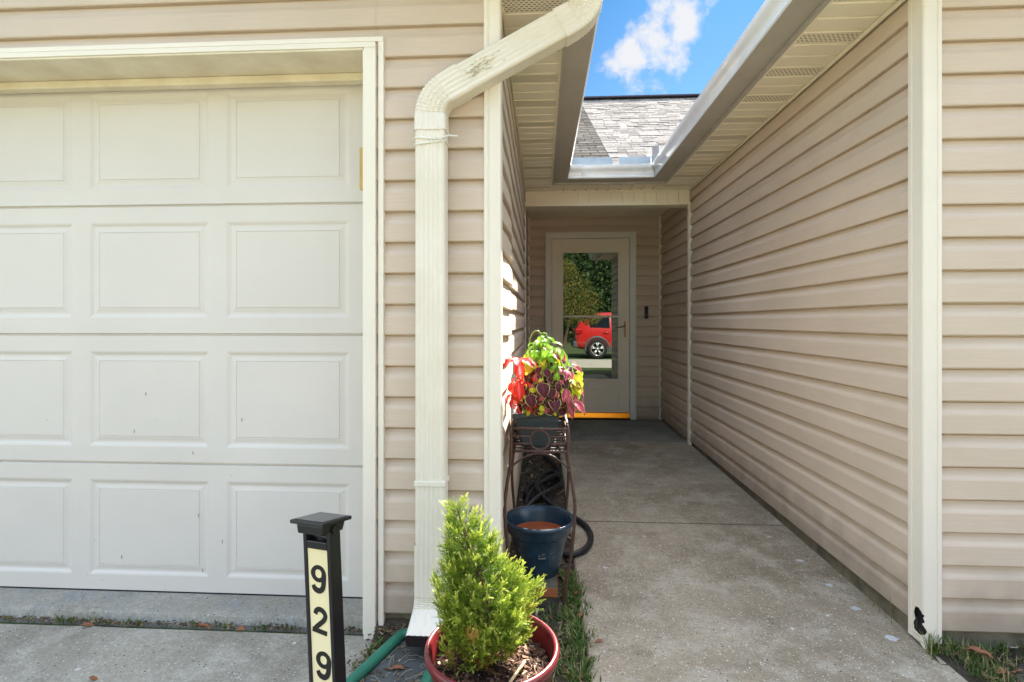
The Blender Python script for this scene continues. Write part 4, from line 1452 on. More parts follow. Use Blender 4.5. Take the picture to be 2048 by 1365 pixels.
for _ in range(430):
    h = rnd.triangular(0.0, 0.415, 0.12)
    cx, r = ced(h)
    a = rnd.uniform(0, 2 * math.pi)
    lump = 1 + 0.10 * max(0, math.cos(a + 0.3)) * (1 if 0.08 < h < 0.26 else 0) + 0.32 * mnoise.noise((math.cos(a) * 2.1, math.sin(a) * 2.1, h * 13)) + 0.22 * mnoise.noise((math.cos(a) * 5, math.sin(a) * 5, h * 30)) + rnd.uniform(-0.06, 0.14)
    up = rnd.uniform(0.25, 1.1) + 0.6 * (h / 0.4) if h > 0.05 else rnd.uniform(-0.6, 0.5)
    d = Vector((math.cos(a), math.sin(a), up)) + Vector((rnd.uniform(-0.5, 0.5), rnd.uniform(-0.5, 0.5), 0))
    L_ = min(rnd.uniform(0.045, 0.085), 0.03 + r * 0.75)
    tip = Vector((PX + cx + r * lump * math.cos(a), PY + r * lump * math.sin(a), cz0 + h + 0.012))
    base = tip - d.normalized() * L_
    base.z = max(base.z, cz0 - 0.02)
    tone = rnd.uniform(0.55, 0.95)
    brown = mnoise.noise((tip.x * 20, tip.y * 20, tip.z * 15))
    if (h < 0.075 and rnd.random() < 0.55) or (brown > 0.50 and h < 0.2):
        tone = rnd.uniform(0.0, 0.10)
    frond(base, d, L_, tone, 13)
for _ in range(1700):               # older inner growth
    h = rnd.triangular(0.0, 0.40, 0.11)
    cx, r = ced(h)
    a = rnd.uniform(0, 2 * math.pi); rr = r * 0.72 * math.sqrt(rnd.random())
    spray(Vector((PX + cx + rr * math.cos(a), PY + rr * math.sin(a), cz0 + h)), Vector((math.cos(a), math.sin(a), rnd.uniform(-0.2, 1.2))), rnd.uniform(0.018, 0.030), rnd.uniform(0.2, 0.45))
for _ in range(70):                # wisp at the left side
    t_ = rnd.random()
    base = Vector((PX - 0.125 - 0.022 * t_ + rnd.gauss(0, 0.005), PY - 0.01 + rnd.gauss(0, 0.008), cz0 + 0.14 + 0.085 * t_ + rnd.gauss(0, 0.004)))
    spray(base, Vector((-0.35, rnd.uniform(-0.4, 0.4), 1)), rnd.uniform(0.014, 0.028), 0.6 + 0.4 * rnd.random())
for _ in range(26):                # dead tuft
    base = Vector((PX - 0.03 + rnd.gauss(0, 0.006), PY - 0.118 + rnd.gauss(0, 0.006), cz0 + 0.155 + rnd.gauss(0, 0.010)))
    spray(base, Vector((rnd.uniform(-0.5, 0.5), -0.6, rnd.uniform(-1, 0.2))), rnd.uniform(0.012, 0.022), 0.03)
b.build('crown', M['cedar'], cr)

# ------------------------------------------------------------------ plant stand
stand = empty('plant_stand', (0.0, 2.27, 0.0))
tag(stand, 'rusty iron plant stand with ring panels and bowed legs by the side wall', 'plant stand')
sx0, sx1, sy0, sy1 = -0.122, 0.104, 2.070, 2.540
zt1, zl1 = 0.698, 0.600
def leg_path(x, y, ox, oy, foot):
    return catmull([(x, y, zt1), (x, y, 0.60), (x + ox * 0.006, y + oy * 0.004, 0.54), (x + ox * 0.018, y + oy * 0.010, 0.46), (x + ox * 0.024, y + oy * 0.012, 0.38), (x + ox * 0.012, y + oy * 0.006, 0.22), (x - ox * 0.012, y - oy * 0.006, 0.08), (x - ox * 0.02, y - oy * 0.01, foot)], 5)
for x, y, ox, oy in ((sx0, sy0, -1, -1), (sx1, sy0, 1, -1), (sx0, sy1, -1, 1), (sx1, sy1, 1, 1)):
    b = MB()
    b.tube(leg_path(x, y, ox, oy, -0.015), 0.0068, 8)
    b.build('leg', M['rust'], stand, smooth=True)
def stand_panel(P, Q, out):
    """rails, ring and arch between two legs"""
    P = Vector(P); Q = Vector(Q)
    b = MB()
    w = (Q - P).length
    u = (Q - P) / w
    Z = Vector((0, 0, 1))
    def pt(s_, z): return P + u * s_ + Z * z
    b.tube([pt(0, zt1), pt(w, zt1)], 0.0058, 8)
    b.tube([pt(0, zl1 + 0.010), pt(w, zl1 + 0.010)], 0.0056, 8)
    cz = (zt1 + zl1 + 0.010) / 2
    rr = (zt1 - zl1 - 0.010) / 2 * 0.86
    nr = 1 if w < 0.3 else 2
    cs = [w * (k + 0.5) / nr for k in range(nr)]
    for c in cs:
        b.tube([pt(c + rr * math.cos(2 * math.pi * i / 28), cz + rr * math.sin(2 * math.pi * i / 28)) for i in range(28)], 0.0044, 6, loop=True)
    for dz in (0.014, -0.014):
        k = math.sqrt(rr * rr - dz * dz)
        stops = [0] + [e for c in cs for e in (c - k, c + k)] + [w]
        for i in range(0, len(stops), 2):
            b.tube([pt(stops[i], cz + dz), pt(stops[i + 1], cz + dz)], 0.0040, 6)
    b.tube([pt(w * i / 20 - 0.012 * math.cos(math.pi * i / 20), zl1 - 0.065 + 0.068 * math.sin(math.pi * i / 20)) for i in range(21)], 0.0046, 6)
    b.build('panel', M['rust'], stand, smooth=True)
stand_panel((sx0, sy0, 0), (sx1, sy0, 0), -1)
stand_panel((sx0, sy1, 0), (sx1, sy1, 0), 1)
stand_panel((sx0, sy0, 0), (sx0, sy1, 0), -1)
stand_panel((sx1, sy0, 0), (sx1, sy1, 0), 1)
b = MB()
for i in range(9):
    y = sy0 + (sy1 - sy0) * (i + 0.5) / 9
    b.tube([(sx0, y, zl1 + 0.004), (sx1, y, zl1 + 0.004)], 0.003, 6)
b.build('shelf', M['rust'], stand, smooth=True)

# planter box
px0 = -0.020
pl = empty('planter_box', (px0, 2.34, zl1 + 0.008))
tag(pl, 'dark slate plastic window box sitting askew in the rusty stand', 'planter')
def boxring(hw, y0, y1, z, tilt=0.0):
    r = 0.012
    return [(px0 - hw, y0, z - tilt), (px0 - hw + r, y0 - r * 0.6, z - tilt), (px0 + hw - r, y0 - r * 0.6, z + tilt), (px0 + hw, y0, z + tilt), (px0 + hw, y1, z + tilt), (px0 + hw - r, y1 + r * 0.6, z + tilt), (px0 - hw + r, y1 + r * 0.6, z - tilt), (px0 - hw, y1, z - tilt)]
b = MB()
zb = zl1 + 0.008
T = 0.009
b.loft([boxring(0.066, 2.165, 2.515, zb), boxring(0.088, 2.150, 2.53, zb + 0.095, T * 0.6), boxring(0.090, 2.148, 2.532, zb + 0.122, T), boxring(0.101, 2.138, 2.54, zb + 0.126, T), boxring(0.101, 2.138, 2.54, zb + 0.145, T), boxring(0.092, 2.15, 2.53, zb + 0.145, T), boxring(0.086, 2.155, 2.52, zb + 0.10, T * 0.6)])
b.add(boxring(0.066, 2.165, 2.515, zb), [tuple(range(8))])
o = b.build('box', M['planter'], pl, bevel=0.0015)
recalc(o)
b = MB()
b.add(boxring(0.088, 2.153, 2.525, zb + 0.118, T), [tuple(range(8))])
b.build('soil', M['soil'], pl)

# leaves ----------------------------------------------------------------------
def leaf(mb, base, d, up, L_, wd, fold=0.25, droop=0.3, shape='ovate', frill=0.0):
    """broad leaf: tone 0 at the midrib, 1 at the margin"""
    d = Vector(d).normalized()
    up = Vector(up)
    s_ = d.cross(up)
    if s_.length < 1e-3: s_ = d.orthogonal()
    s_.normalize()
    nrm = s_.cross(d).normalized()
    n = 8
    prof = [0.0, 0.70, 0.97, 1.0, 0.90, 0.72, 0.48, 0.22, 0.0] if shape == 'ovate' else [0.0, 0.40, 0.70, 0.86, 0.88, 0.76, 0.54, 0.28, 0.0]
    rows = []; tones = []
    p = Vector(base); dd = d.copy(); nn = nrm.copy()
    ph = rnd.uniform(0, 6)
    for i in range(n + 1):
        k = i / n
        w = wd * 0.5 * prof[i]
        row = []
        for f, tn in ((-1.0, 1.0), (-0.90, 0.88), (-0.45, 0.40), (0, 0.0), (0.45, 0.40), (0.90, 0.88), (1.0, 1.0)):
            wob = frill * L_ * math.sin(i * 2.1 + ph + (1.5 if f > 0 else 0)) * abs(f) ** 2
            heart = -0.10 * L_ * abs(f) * (1 - k) if i <= 2 else 0
            row.append(p + s_ * (w * f) + nn * (abs(f) * w * fold * 2 + wob) + dd * heart)
            tones.append(tn if 0 < i < n else max(tn, 0.9 if i == n else 0.0))
        rows.append(row)
        ax = s_
        rot = Matrix.Rotation(-droop / n * 2.0, 3, ax)
        dd = rot @ dd; nn = rot @ nn
        p = p + dd * (L_ / n)
    vs = [q for r in rows for q in r]
    m = 7
    fs = [(i * m + j, i * m + j + 1, (i + 1) * m + j + 1, (i + 1) * m + j) for i in range(n) for j in range(m - 1)]
    mb.add(vs, fs, tones)

zs = zb + 0.118
DC = Vector((0.010, 2.245, zs + 0.105))
DR = Vector((0.140, 0.150, 0.185))
def on_dome(az, el, k=1.0):
    """az 0 faces the drive, positive to the right; returns point and outward normal"""
    v = Vector((math.sin(az) * math.cos(el), -math.cos(az) * math.cos(el), math.sin(el)))
    p = DC + Vector((v.x * DR.x, v.y * DR.y, v.z * DR.z)) * k
    n = Vector((v.x / DR.x, v.y / DR.y, v.z / DR.z)).normalized()
    return p, n
def dome_leaf(mb, sm, az, el, k, L_, wd, shape, frill, droop, hang=0.9):
    p, n = on_dome(az, el, k)
    down = Vector((0, 0, -1)); down = (down - n * down.dot(n))
    down = down.normalized() if down.length > 0.05 else Vector((rnd.uniform(-1, 1), -1, 0)).normalized()
    jit = n.cross(down) * rnd.uniform(-1.0, 1.0)
    d = (down * hang + n * rnd.uniform(0.15, 0.7) + jit).normalized()
    if p.z + d.z * L_ < zs + 0.012:
        d.z = abs(d.z) * 0.3; d.normalize()
    up = (n + Vector((0, -0.25, 0.35)) + Vector((rnd.uniform(-0.35, 0.35), 0, rnd.uniform(-0.3, 0.3)))).normalized()
    leaf(mb, p, d, up, L_, wd, rnd.uniform(0.05, 0.28), droop * rnd.uniform(0.3, 1.3), shape, frill)
    q = Vector((DC.x * 0.6 + p.x * 0.4, DC.y * 0.5 + p.y * 0.5, zs + (p.z - zs) * 0.55))
    sm.tube([q, p - n * 0.004 - d * 0.006, p], [0.0018, 0.0013, 0.0009], 5)
def planting(name, matl, label, zones, base, group, shape='ovate', frill=0.02, droop=0.5, ratio=(0.66, 0.88), extra=(), stems=6):
    root = empty(name, (base[0], base[1], zs))
    tag(root, label, 'plant', group)
    ls = MB(); st_ = MB()
    for n_, az0, az1, el0, el1, k0, k1, l0, l1 in zones:
        for _ in range(n_):
            L_ = rnd.uniform(l0, l1)
            dome_leaf(ls, st_, rnd.uniform(az0, az1), rnd.uniform(el0, el1), rnd.uniform(k0, k1), L_, L_ * rnd.uniform(*ratio), shape, frill, droop)
    for bs, d, up, L_, w in extra:
        leaf(ls, bs, d, up, L_, w, 0.14, 0.5, shape, frill)
        st_.tube([Vector(bs) + Vector((0, 0.03, -0.05)), Vector(bs) - Vector(d).normalized() * 0.008, Vector(bs)], [0.0018, 0.0014, 0.001], 5)
    for i in range(stems):
        a_ = rnd.uniform(0, 6.28)
        tp = Vector((base[0] + 0.05 * math.cos(a_), base[1] + 0.05 * math.sin(a_), zs + rnd.uniform(0.08, 0.16)))
        st_.tube(catmull([(base[0] + 0.012 * math.cos(a_), base[1] + 0.012 * math.sin(a_), zs - 0.004), Vector(base[:2] + (zs + 0.05,)) + Vector((0.02 * math.cos(a_), 0.02 * math.sin(a_), 0)), tp], 5), [0.003 - 0.0015 * j / 10 for j in range(11)], 6)
    ls.build('leaves', matl, root, smooth=True)
    st_.build('stem', M['stemgreen'], root, smooth=True)
    return root
G = 'coleus plants in the window box'
planting('coleus_plant', M['coleus_dark'], 'burgundy coleus with thin pale leaf margins filling the middle of the window box',
         [(95, -0.8, 0.85, -0.42, 0.8, 0.86, 1.08, 0.028, 0.052), (26, -0.9, 1.2, -0.5, 0.2, 0.72, 0.9, 0.03, 0.045)], (0.0, 2.22), G,
         extra=[((0.045, 2.10, zs + 0.085), (0.25, -0.75, -0.55), (0, -0.6, 1), 0.060, 0.050), ((0.0, 2.09, zs + 0.145), (0.2, -0.6, -0.6), (0, -0.8, 0.7), 0.060, 0.054), ((-0.05, 2.09, zs + 0.10), (0.3, -0.5, -0.7), (0, -0.8, 0.7), 0.056, 0.048)])
planting('coleus_plant', M['coleus_pink'], 'pink magenta coleus leaves reaching out right over the walkway',
         [(30, 0.55, 1.7, -0.40, 0.65, 0.95, 1.22, 0.030, 0.060), (7, -0.2, 0.9, 0.75, 1.2, 0.95, 1.08, 0.04, 0.058), (12, -0.5, 0.7, -0.3, 0.6, 0.98, 1.1, 0.028, 0.044)], (0.06, 2.26), G, ratio=(0.5, 0.72),
         extra=[((0.125, 2.10, zs + 0.075), (0.8, -0.3, -0.35), (0, -0.5, 1), 0.076, 0.040), ((0.105, 2.10, zs + 0.060), (0.55, -0.3, -0.75), (0.3, -0.6, 0.8), 0.066, 0.032), ((0.055, 2.14, zs + 0.265), (0.7, -0.5, -0.25), (0, -0.7, 0.8), 0.058, 0.050)])
planting('coleus_plant', M['coleus_red'], 'scarlet coleus with drooping leaves at the left end near the white corner post',
         [(26, -1.35, -0.66, -0.55, 0.45, 0.92, 1.10, 0.034, 0.058), (7, -0.7, -0.1, -0.3, 0.5, 1.0, 1.08, 0.03, 0.045)], (-0.08, 2.20), G, shape='lance', frill=0.03, droop=1.0, ratio=(0.5, 0.66),
         extra=[((-0.092, 2.085, zs + 0.245), (math.cos(t_), math.sin(t_) * 0.6 - 0.3, 0.15), (0, -0.3, 1), 0.085, 0.040) for t_ in (3.1, 3.9, 4.7, 5.5, 0.1)] + [((-0.092, 2.080, zs + 0.24), (0.1, -0.5, -0.8), (0, -1, 0.2), 0.09, 0.05), ((-0.092, 2.075, zs + 0.155), (0.05, -0.4, -0.9), (0, -1, 0.2), 0.08, 0.05)])
planting('coleus_plant', M['coleus_lime'], 'yellow lime coleus with crinkled leaves showing between the burgundy ones',
         [(60, -0.9, 1.3, -0.5, 0.7, 0.70, 0.98, 0.020, 0.036), (16, -0.8, 1.1, -0.45, 0.5, 1.0, 1.09, 0.018, 0.030), (10, -0.75, 0.3, 0.55, 1.0, 0.95, 1.04, 0.045, 0.062), (6, 0.9, 1.5, 0.0, 0.4, 1.05, 1.15, 0.05, 0.066)], (0.03, 2.30), G, frill=0.05,
         extra=[((0.115, 2.15, zs + 0.165), (0.75, -0.3, -0.25), (0, -0.6, 0.9), 0.075, 0.06), ((0.12, 2.14, zs + 0.135), (0.7, -0.1, -0.5), (0, -0.6, 0.9), 0.068, 0.055)])
planting('herb_plant', M['leaf_green'], 'tall fresh green leafy plant arching at the back of the window box',
         [(40, -0.9, 0.9, 0.85, 1.5, 1.02, 1.26, 0.042, 0.066), (12, 0.3, 1.0, 0.4, 0.9, 1.0, 1.1, 0.03, 0.05)], (-0.02, 2.36), 'other plants in the window box', shape='lance', droop=1.2, frill=0.01, ratio=(0.36, 0.55))
# arching bud stalk of the herb and onion stalks in front
sp = empty('onion_plant', (-0.045, 2.165, zs))
tag(sp, 'thin green onion stalks standing at the front edge of the window box', 'plant', 'other plants in the window box')
b = MB()
for x0, x1, h in ((-0.062, -0.068, 0.085), (-0.045, -0.043, 0.10), (-0.036, -0.040, 0.13), (-0.050, -0.052, 0.07)):
    b.tube(catmull([(x0, 2.163, zs - 0.002), ((x0 + x1) / 2 - 0.002, 2.150, zs + h * 0.5), (x1, 2.135, zs + h)], 6), [0.0036 - 0.0024 * i / 12 for i in range(13)], 6)
b.build('stalks', M['stemgreen'], sp, smooth=True)
hb = empty('seedling_stalk', (-0.035, 2.30, zs))
tag(hb, 'slender arching stalk with a drooping bud tip above the green herb', 'plant', 'other plants in the window box')
b = MB()
b.tube(catmull([(-0.04, 2.30, zs), (-0.055, 2.28, zs + 0.26), (-0.045, 2.27, zs + 0.335), (-0.02, 2.26, zs + 0.355), (0.0, 2.26, zs + 0.335), (0.018, 2.26, zs + 0.30)], 8), 0.0026, 6)
b.build('stem', M['stemgreen'], hb, smooth=True)
b = MB()
for i in range(7):
    leaf(b, (0.0 + rnd.uniform(-0.006, 0.006), 2.26, zs + 0.345), (rnd.uniform(0.1, 1), rnd.uniform(-0.6, 0.4), rnd.uniform(-0.5, 0.3)), (0, 0, 1), 0.028, 0.010, 0.1, 0.3, 'lance')
b.build('bud_leaves', M['leaf_green'], hb, smooth=True)

# ------------------------------------------------------------------ blue pot on a brick
BX, BY, BZ = -0.013, 2.218, 0.070
bp_root = empty('blue_pot', (BX, BY, BZ))
tag(bp_root, 'dark blue glazed empty pot with worn white print, orange clay inside, under the plant stand', 'flower pot')
b = MB()
prof = [(0.0, 0.0), (0.078, 0.0), (0.084, 0.004), (0.095, 0.05), (0.110, 0.11), (0.121, 0.148), (0.124, 0.152), (0.128, 0.154), (0.131, 0.158), (0.138, 0.178), (0.1455, 0.194), (0.149, 0.199), (0.149, 0.205), (0.145, 0.209), (0.139, 0.209), (0.134, 0.203), (0.128, 0.185), (0.120, 0.160), (0.117, 0.150)]
prof = [(r_, z_ * 1.09) for r_, z_ in prof]
b.lathe(prof, (BX, BY, BZ), 96)
b.build('pot_body', M['bluepot'], bp_root, smooth=True)
b = MB()
b.lathe([(0.1178, 0.1655), (0.112, 0.145), (0.0, 0.143)], (BX, BY, BZ), 64)
b.build('clay_lining', M['terracotta'], bp_root)
b = MB()      # worn transfer print
def onpot(az, z, up=0.0006):
    k = z - 0.05
    r = 0.095 + (0.110 - 0.095) * k / 0.06 if z < 0.11 else 0.110 + (0.121 - 0.110) * (z - 0.11) / 0.038
    r += up
    return Vector((BX + r * math.sin(az), BY - r * math.cos(az), BZ + z))
def fleck(az, z, w, h):
    b.add([onpot(az, z), onpot(az + w, z), onpot(az + w, z + h), onpot(az, z + h)], [(0, 1, 2, 3)])
for i in range(18):
    a = 2 * math.pi * i / 18
    if rnd.random() < 0.85:
        fleck(0.02 + 0.030 * math.cos(a), 0.112 + 0.0034 * math.sin(a) , 0.011, 0.0011)
for i in range(16):
    x = -0.02 + i * 0.019
    if rnd.random() < 0.85:
        fleck(x, 0.096 + rnd.uniform(-0.001, 0.001), 0.010, rnd.uniform(0.002, 0.0065))
    if rnd.random() < 0.4: fleck(x, 0.096, 0.006, 0.0015)
for i in range(6): fleck(0.13 + i * 0.02, 0.1175 + rnd.uniform(-0.0005, 0.001), 0.014, 0.0013)
for i in range(3): fleck(0.135, 0.106 + i * 0.003, 0.008, 0.0022)
for i in range(34): fleck(rnd.uniform(0.15, 0.60), rnd.uniform(0.055, 0.12), rnd.uniform(0.004, 0.010), rnd.uniform(0.0008, 0.002))
b.build('worn_print', M['print'], bp_root)
bk = MB()
bk.box(-0.035, 2.076, 0.032, 0.062, 2.40, BZ - 0.001)
o = bk.build('brick', M['brick'], origin=(0.0, 2.22, 0.03), bevel=0.003)
tag(o, 'orange clay brick under the blue pot', 'brick')
b = MB()
b.box(-0.033, 2.078, BZ - 0.0009, 0.060, 2.398, BZ - 0.0002)
b.build('dirt_layer', M['found'], o)
bk = MB()
bk.box(-0.135, 2.085, -0.012, 0.066, 2.42, 0.0305)
o = bk.build('paver', M['slab'], origin=(-0.03, 2.26, 0.0), bevel=0.004)
tag(o, 'dark flat paver lying beneath the orange brick', 'paver')

# hose --------------------------------------------------------------------------
b = MB()
path = [(0.02, 4.3, 0.02), (0.09, 4.05, 0.03), (0.13, 3.80, 0.02), (0.05, 3.60, 0.035), (-0.06, 3.55, 0.02), (-0.10, 3.35, 0.03), (-0.02, 3.15, 0.05), (0.10, 3.45, 0.045), (0.13, 3.60, 0.03), (0.05, 3.75, 0.05), (-0.02, 3.50, 0.06), (0.05, 3.15, 0.05), (0.12, 3.00, 0.03), (0.11, 2.85, 0.03), (0.02, 2.80, 0.04), (-0.07, 2.92, 0.03), (-0.09, 3.15, 0.05), (-0.04, 3.35, 0.07), (0.05, 3.50, 0.085), (0.10, 3.62, 0.07),
        (0.08, 3.72, 0.06), (0.02, 3.62, 0.07), (-0.03, 3.38, 0.085), (-0.02, 3.22, 0.085), (0.04, 3.06, 0.07), (0.13, 2.96, 0.045), (0.20, 2.90, 0.030), (0.243, 2.80, 0.024), (0.245, 2.66, 0.024), (0.20, 2.54, 0.022), (0.13, 2.50, 0.016), (0.05, 2.54, 0.012), (-0.03, 2.62, 0.02), (-0.09, 2.75, 0.025), (-0.10, 2.95, 0.04), (-0.04, 3.10, 0.075), (0.07, 3.25, 0.09)]
b.tube(catmull(path, 8), 0.0148, 10)
ho = b.build('garden_hose', M['hose'], origin=(0.05, 3.0, 0.0), smooth=True)
tag(ho, 'black garden hose tangled in the bed and looping onto the walkway', 'hose')

# green splash block -------------------------------------------------------------
sb = empty('splash_block', (-0.47, 1.70, -0.015))
tag(sb, 'green plastic splash block with rounded rim below the downspout', 'splash block')
b = MB()
rim = catmull([(-0.66, 1.40, 0.012), (-0.585, 1.58, 0.016), (-0.505, 1.795, 0.018), (-0.492, 1.822, 0.018), (-0.455, 1.832, 0.018), (-0.36, 1.822, 0.018)], 7)
b.tube(rim, 0.0175, 12)
b.tube(catmull([(-0.352, 1.80, 0.018), (-0.350, 1.69, 0.016), (-0.356, 1.56, 0.013), (-0.37, 1.40, 0.010)], 7), 0.0175, 12)
b.build('rim', M['greenplastic'], sb, smooth=True)
b = MB()
b.add([(-0.66, 1.40, -0.003), (-0.37, 1.40, -0.003), (-0.352, 1.82, 0.005), (-0.50, 1.82, 0.005)], [(0, 1, 2, 3)])
b.build('tray', pmat('silty_tray', (0.10, 0.105, 0.10), 0.9, 0.0, 16, 0.8, 60, col2=(0.055, 0.058, 0.056), detail=8), sb)

# dark stone at the right
b = MB()
n = 26
ring = []
cx_, cy_ = 1.78, 1.655
rows = []
for rr in (0.0, 0.35, 0.7, 0.92, 1.0, 1.04):
    row = []
    for k in range(n):
        a = 2 * math.pi * k / n
        rad = (0.30 + 0.03 * mnoise.noise((math.cos(a) * 2, math.sin(a) * 2, 4)))
        z = 0.030 if rr < 0.95 else (0.02 if rr < 1.02 else -0.02)
        row.append((cx_ + rad * 1.1 * rr * math.cos(a), cy_ + rad * 0.62 * rr * math.sin(a), z + 0.006 * mnoise.noise((rr * 6 * math.cos(a), rr * 6 * math.sin(a), 2))))
    rows.append(row)
b.loft(rows)
o = b.build('stepping_stone', M['slab'], origin=(cx_, cy_, 0.0), smooth=True)
tag(o, 'dark weathered flat stone in the grass by the right front wall', 'stone')

# grass, litter ------------------------------------------------------------------
b = MB()
def blade(x, y, z, h, lean, az, w=0.0022, tone=0.4):
    d = Vector((math.cos(az), math.sin(az), 0)); s_ = Vector((-d.y, d.x, 0))
    p0 = Vector((x, y, z)); p1 = p0 + Vector((0, 0, h * 0.55)) + d * lean * 0.35; p2 = p0 + Vector((0, 0, h * 0.85)) + d * lean
    b.add([p0 - s_ * w, p0 + s_ * w, p1 + s_ * w * 0.8, p1 - s_ * w * 0.8, p2], [(0, 1, 2, 3), (3, 2, 4)], tone)
def tuft(x, y, z, n, h, spread):
    for _ in range(n):
        blade(x + rnd.gauss(0, spread), y + rnd.gauss(0, spread), z, h * rnd.uniform(0.5, 1.2), h * rnd.uniform(0.2, 1.1), rnd.uniform(0, 6.28), rnd.uniform(0.0012, 0.0032), rnd.choice([0.1, 0.3, 0.45, 0.55, 0.65, 0.75, 0.95]))
for _ in range(210):
    y = rnd.uniform(1.15, 2.35)
    tuft(0.128 + rnd.gauss(0, 0.020), y, -0.015, 7, 0.048, 0.010)
for _ in range(70):
    tuft(rnd.uniform(0.02, 0.13), rnd.uniform(1.3, 2.08), -0.018, 7, 0.04, 0.012)
for _ in range(40):
    tuft(-0.57 + rnd.gauss(0, 0.015) + 0.0, rnd.uniform(1.45, 1.86), -0.02, 6, 0.038, 0.008)
for _ in range(34):
    x = rnd.choice([rnd.uniform(-2.1, -0.7), rnd.gauss(-1.72, 0.09), rnd.gauss(-1.1, 0.08)])
    tuft(x, YF + 0.008, -0.03, 4, 0.032, 0.006)
for _ in range(150):
    x = 1.37 + abs(rnd.gauss(0, 0.11))
    for _k in range(5):
        blade(x + rnd.gauss(0, 0.014), rnd.uniform(1.60, 1.88), -0.004, rnd.uniform(0.015, 0.06), rnd.uniform(0.01, 0.07), rnd.uniform(0, 6.28), rnd.uniform(0.0008, 0.0020), rnd.choice([0.1, 0.3, 0.5, 0.62, 0.8, 0.92, 1.0]))
for _ in range(40):
    tuft(rnd.uniform(1.36, 2.3), YF - 0.03 + rnd.gauss(0, 0.012), -0.004, 5, 0.06, 0.012)
for _ in range(60):
    tuft(rnd.uniform(-0.14, 0.12), rnd.uniform(2.9, 4.3), -0.012, 4, 0.03, 0.01)
for _ in range(16):
    tuft(1.335 + rnd.gauss(0, 0.022), 1.845 + rnd.gauss(0, 0.008), 0.0, 3, 0.075, 0.008)
for x, y, h in ((1.292, 2.02, 0.17), (1.300, 2.10, 0.06), (1.30, 2.06, 0.05), (1.298, 2.14, 0.05)):
    for _ in range(2): blade(x, y, 0.0, h, 0.03, rnd.uniform(2, 5), 0.0011, 0.8)
tag(b.build('grass', M['grass']), kind='stuff')
b = MB()
def bits(x0, x1, y0, y1, z, n, big=1.0):
    for _ in range(n):
        c = Vector((rnd.uniform(x0, x1), rnd.uniform(y0, y1), z + rnd.uniform(0, 0.008)))
        L_ = rnd.choice([0.004, 0.006, 0.009, 0.014]) * big
        e = Euler((rnd.uniform(-0.5, 0.5), rnd.uniform(-0.5, 0.5), rnd.uniform(0, 6.3))).to_matrix()
        b.obox(c, e @ Vector((L_, 0, 0)), e @ Vector((0, L_ * rnd.uniform(0.12, 0.6), 0)), e @ Vector((0, 0, 0.0012)), rnd.random())
bits(-0.15, 0.145, 2.4, 4.7, -0.006, 900)
bits(-0.15, 0.14, 1.5, 2.4, -0.012, 420)
bits(-0.64, -0.36, 1.42, 1.82, 0.003, 150, 0.6)
bits(-0.60, -0.18, 1.83, 1.893, 0.014, 380, 0.9)
bits(-0.60, -0.18, 1.78, 1.84, -0.010, 120, 0.9)
bits(1.36, 2.3, 1.5, 1.89, 0.004, 620)
bits(-2.1, -0.62, YF - 0.004, YF + 0.026, -0.026, 500, 0.5)
bits(-0.62, -0.53, 1.5, 1.86, -0.012, 150, 0.7)
tag(b.build('leaf_litter', M['litter']), kind='stuff')
b = MB()   # dry needles lying in the tray
for _ in range(60):
    x, y = rnd.uniform(-0.60, -0.38), rnd.uniform(1.45, 1.80); a = rnd.uniform(0, 3.14); L_ = rnd.uniform(0.02, 0.06)
    b.tube([(x, y, 0.006), (x + L_ * math.cos(a) * 0.5, y + L_ * math.sin(a) * 0.5 + 0.004, 0.010), (x + L_ * math.cos(a), y + L_ * math.sin(a), 0.007)], 0.0007, 4, tone=0.97)
tag(b.build('pine_straw', M['litter']), kind='stuff')

# fallen leaves: individuals ------------------------------------------------------
lm = MB()
leaf(lm, (-0.02, 0, 0), (1, 0, 0.05), (0, 0, 1), 0.04, 0.018, 0.3, 0.25, 'lance', 0.04)
proto = lm.build('fallen_leaf', M['deadleaf'], smooth=True)
FL = [(1.435, 1.80, 0.040, -35, 2.0, 'largest reddish dry leaf leaning by the foot of the broken corner post'),
      (1.455, 1.735, 0.02, 20, 1.7, 'dry brown leaf lying in the grass left of the dark stone'),
      (1.50, 1.725, 0.026, 150, 1.5, 'curled orange leaf touching the edge of the dark stone'),
      (1.60, 1.85, 0.03, 15, 1.0, 'small rust leaf in the grass close under the right siding'),
      (0.148, 2.00, 0.012, 60, 0.9, 'small orange leaf at the walkway edge beside the stand leg'),
      (0.135, 2.13, 0.03, 100, 1.1, 'upright rust leaf in the grass beside the blue pot'),
      (-0.46, 1.66, 0.012, 10, 1.1, 'tan leaf lying in the middle of the green splash block'),
      (-0.53, 1.86, 0.012, 40, 1.0, 'brown leaf on the soil between casing and green rim'),
      (-0.45, 1.80, 0.014, 175, 1.1, 'brown leaf against the back rim of the splash block'),
      (-1.70, YF - 0.02, -0.018, 30, 1.2, 'dry leaf by the grass tuft furthest left at the garage sill'),
      (-1.26, YF - 0.006, -0.016, 5, 1.6, 'long reddish leaf lying along the garage sill crack'),
      (-1.12, YF - 0.012, -0.018, 170, 1.1, 'short brown leaf next to the long reddish one at the garage sill'),
      (-1.43, 1.60, -0.021, 5, 0.8, 'lone small brown leaf out on the driveway concrete'),
      (0.20, 1.85, 0.006, 15, 0.7, 'small tan leaf lying on the walkway near its grassy edge')]
for i, (x, y, z, a, sc, lab) in enumerate(FL):
    o = proto if i == 0 else proto.copy()
    if i: COL.objects.link(o)
    o.location = (x, y, z)
    o.rotation_euler = (R(rnd.uniform(-25, 25)), R(rnd.uniform(-15, 15)), R(a))
    o.scale = (sc, sc, sc)
    tag(o, lab, 'leaf', 'dry leaves fallen around the house front')

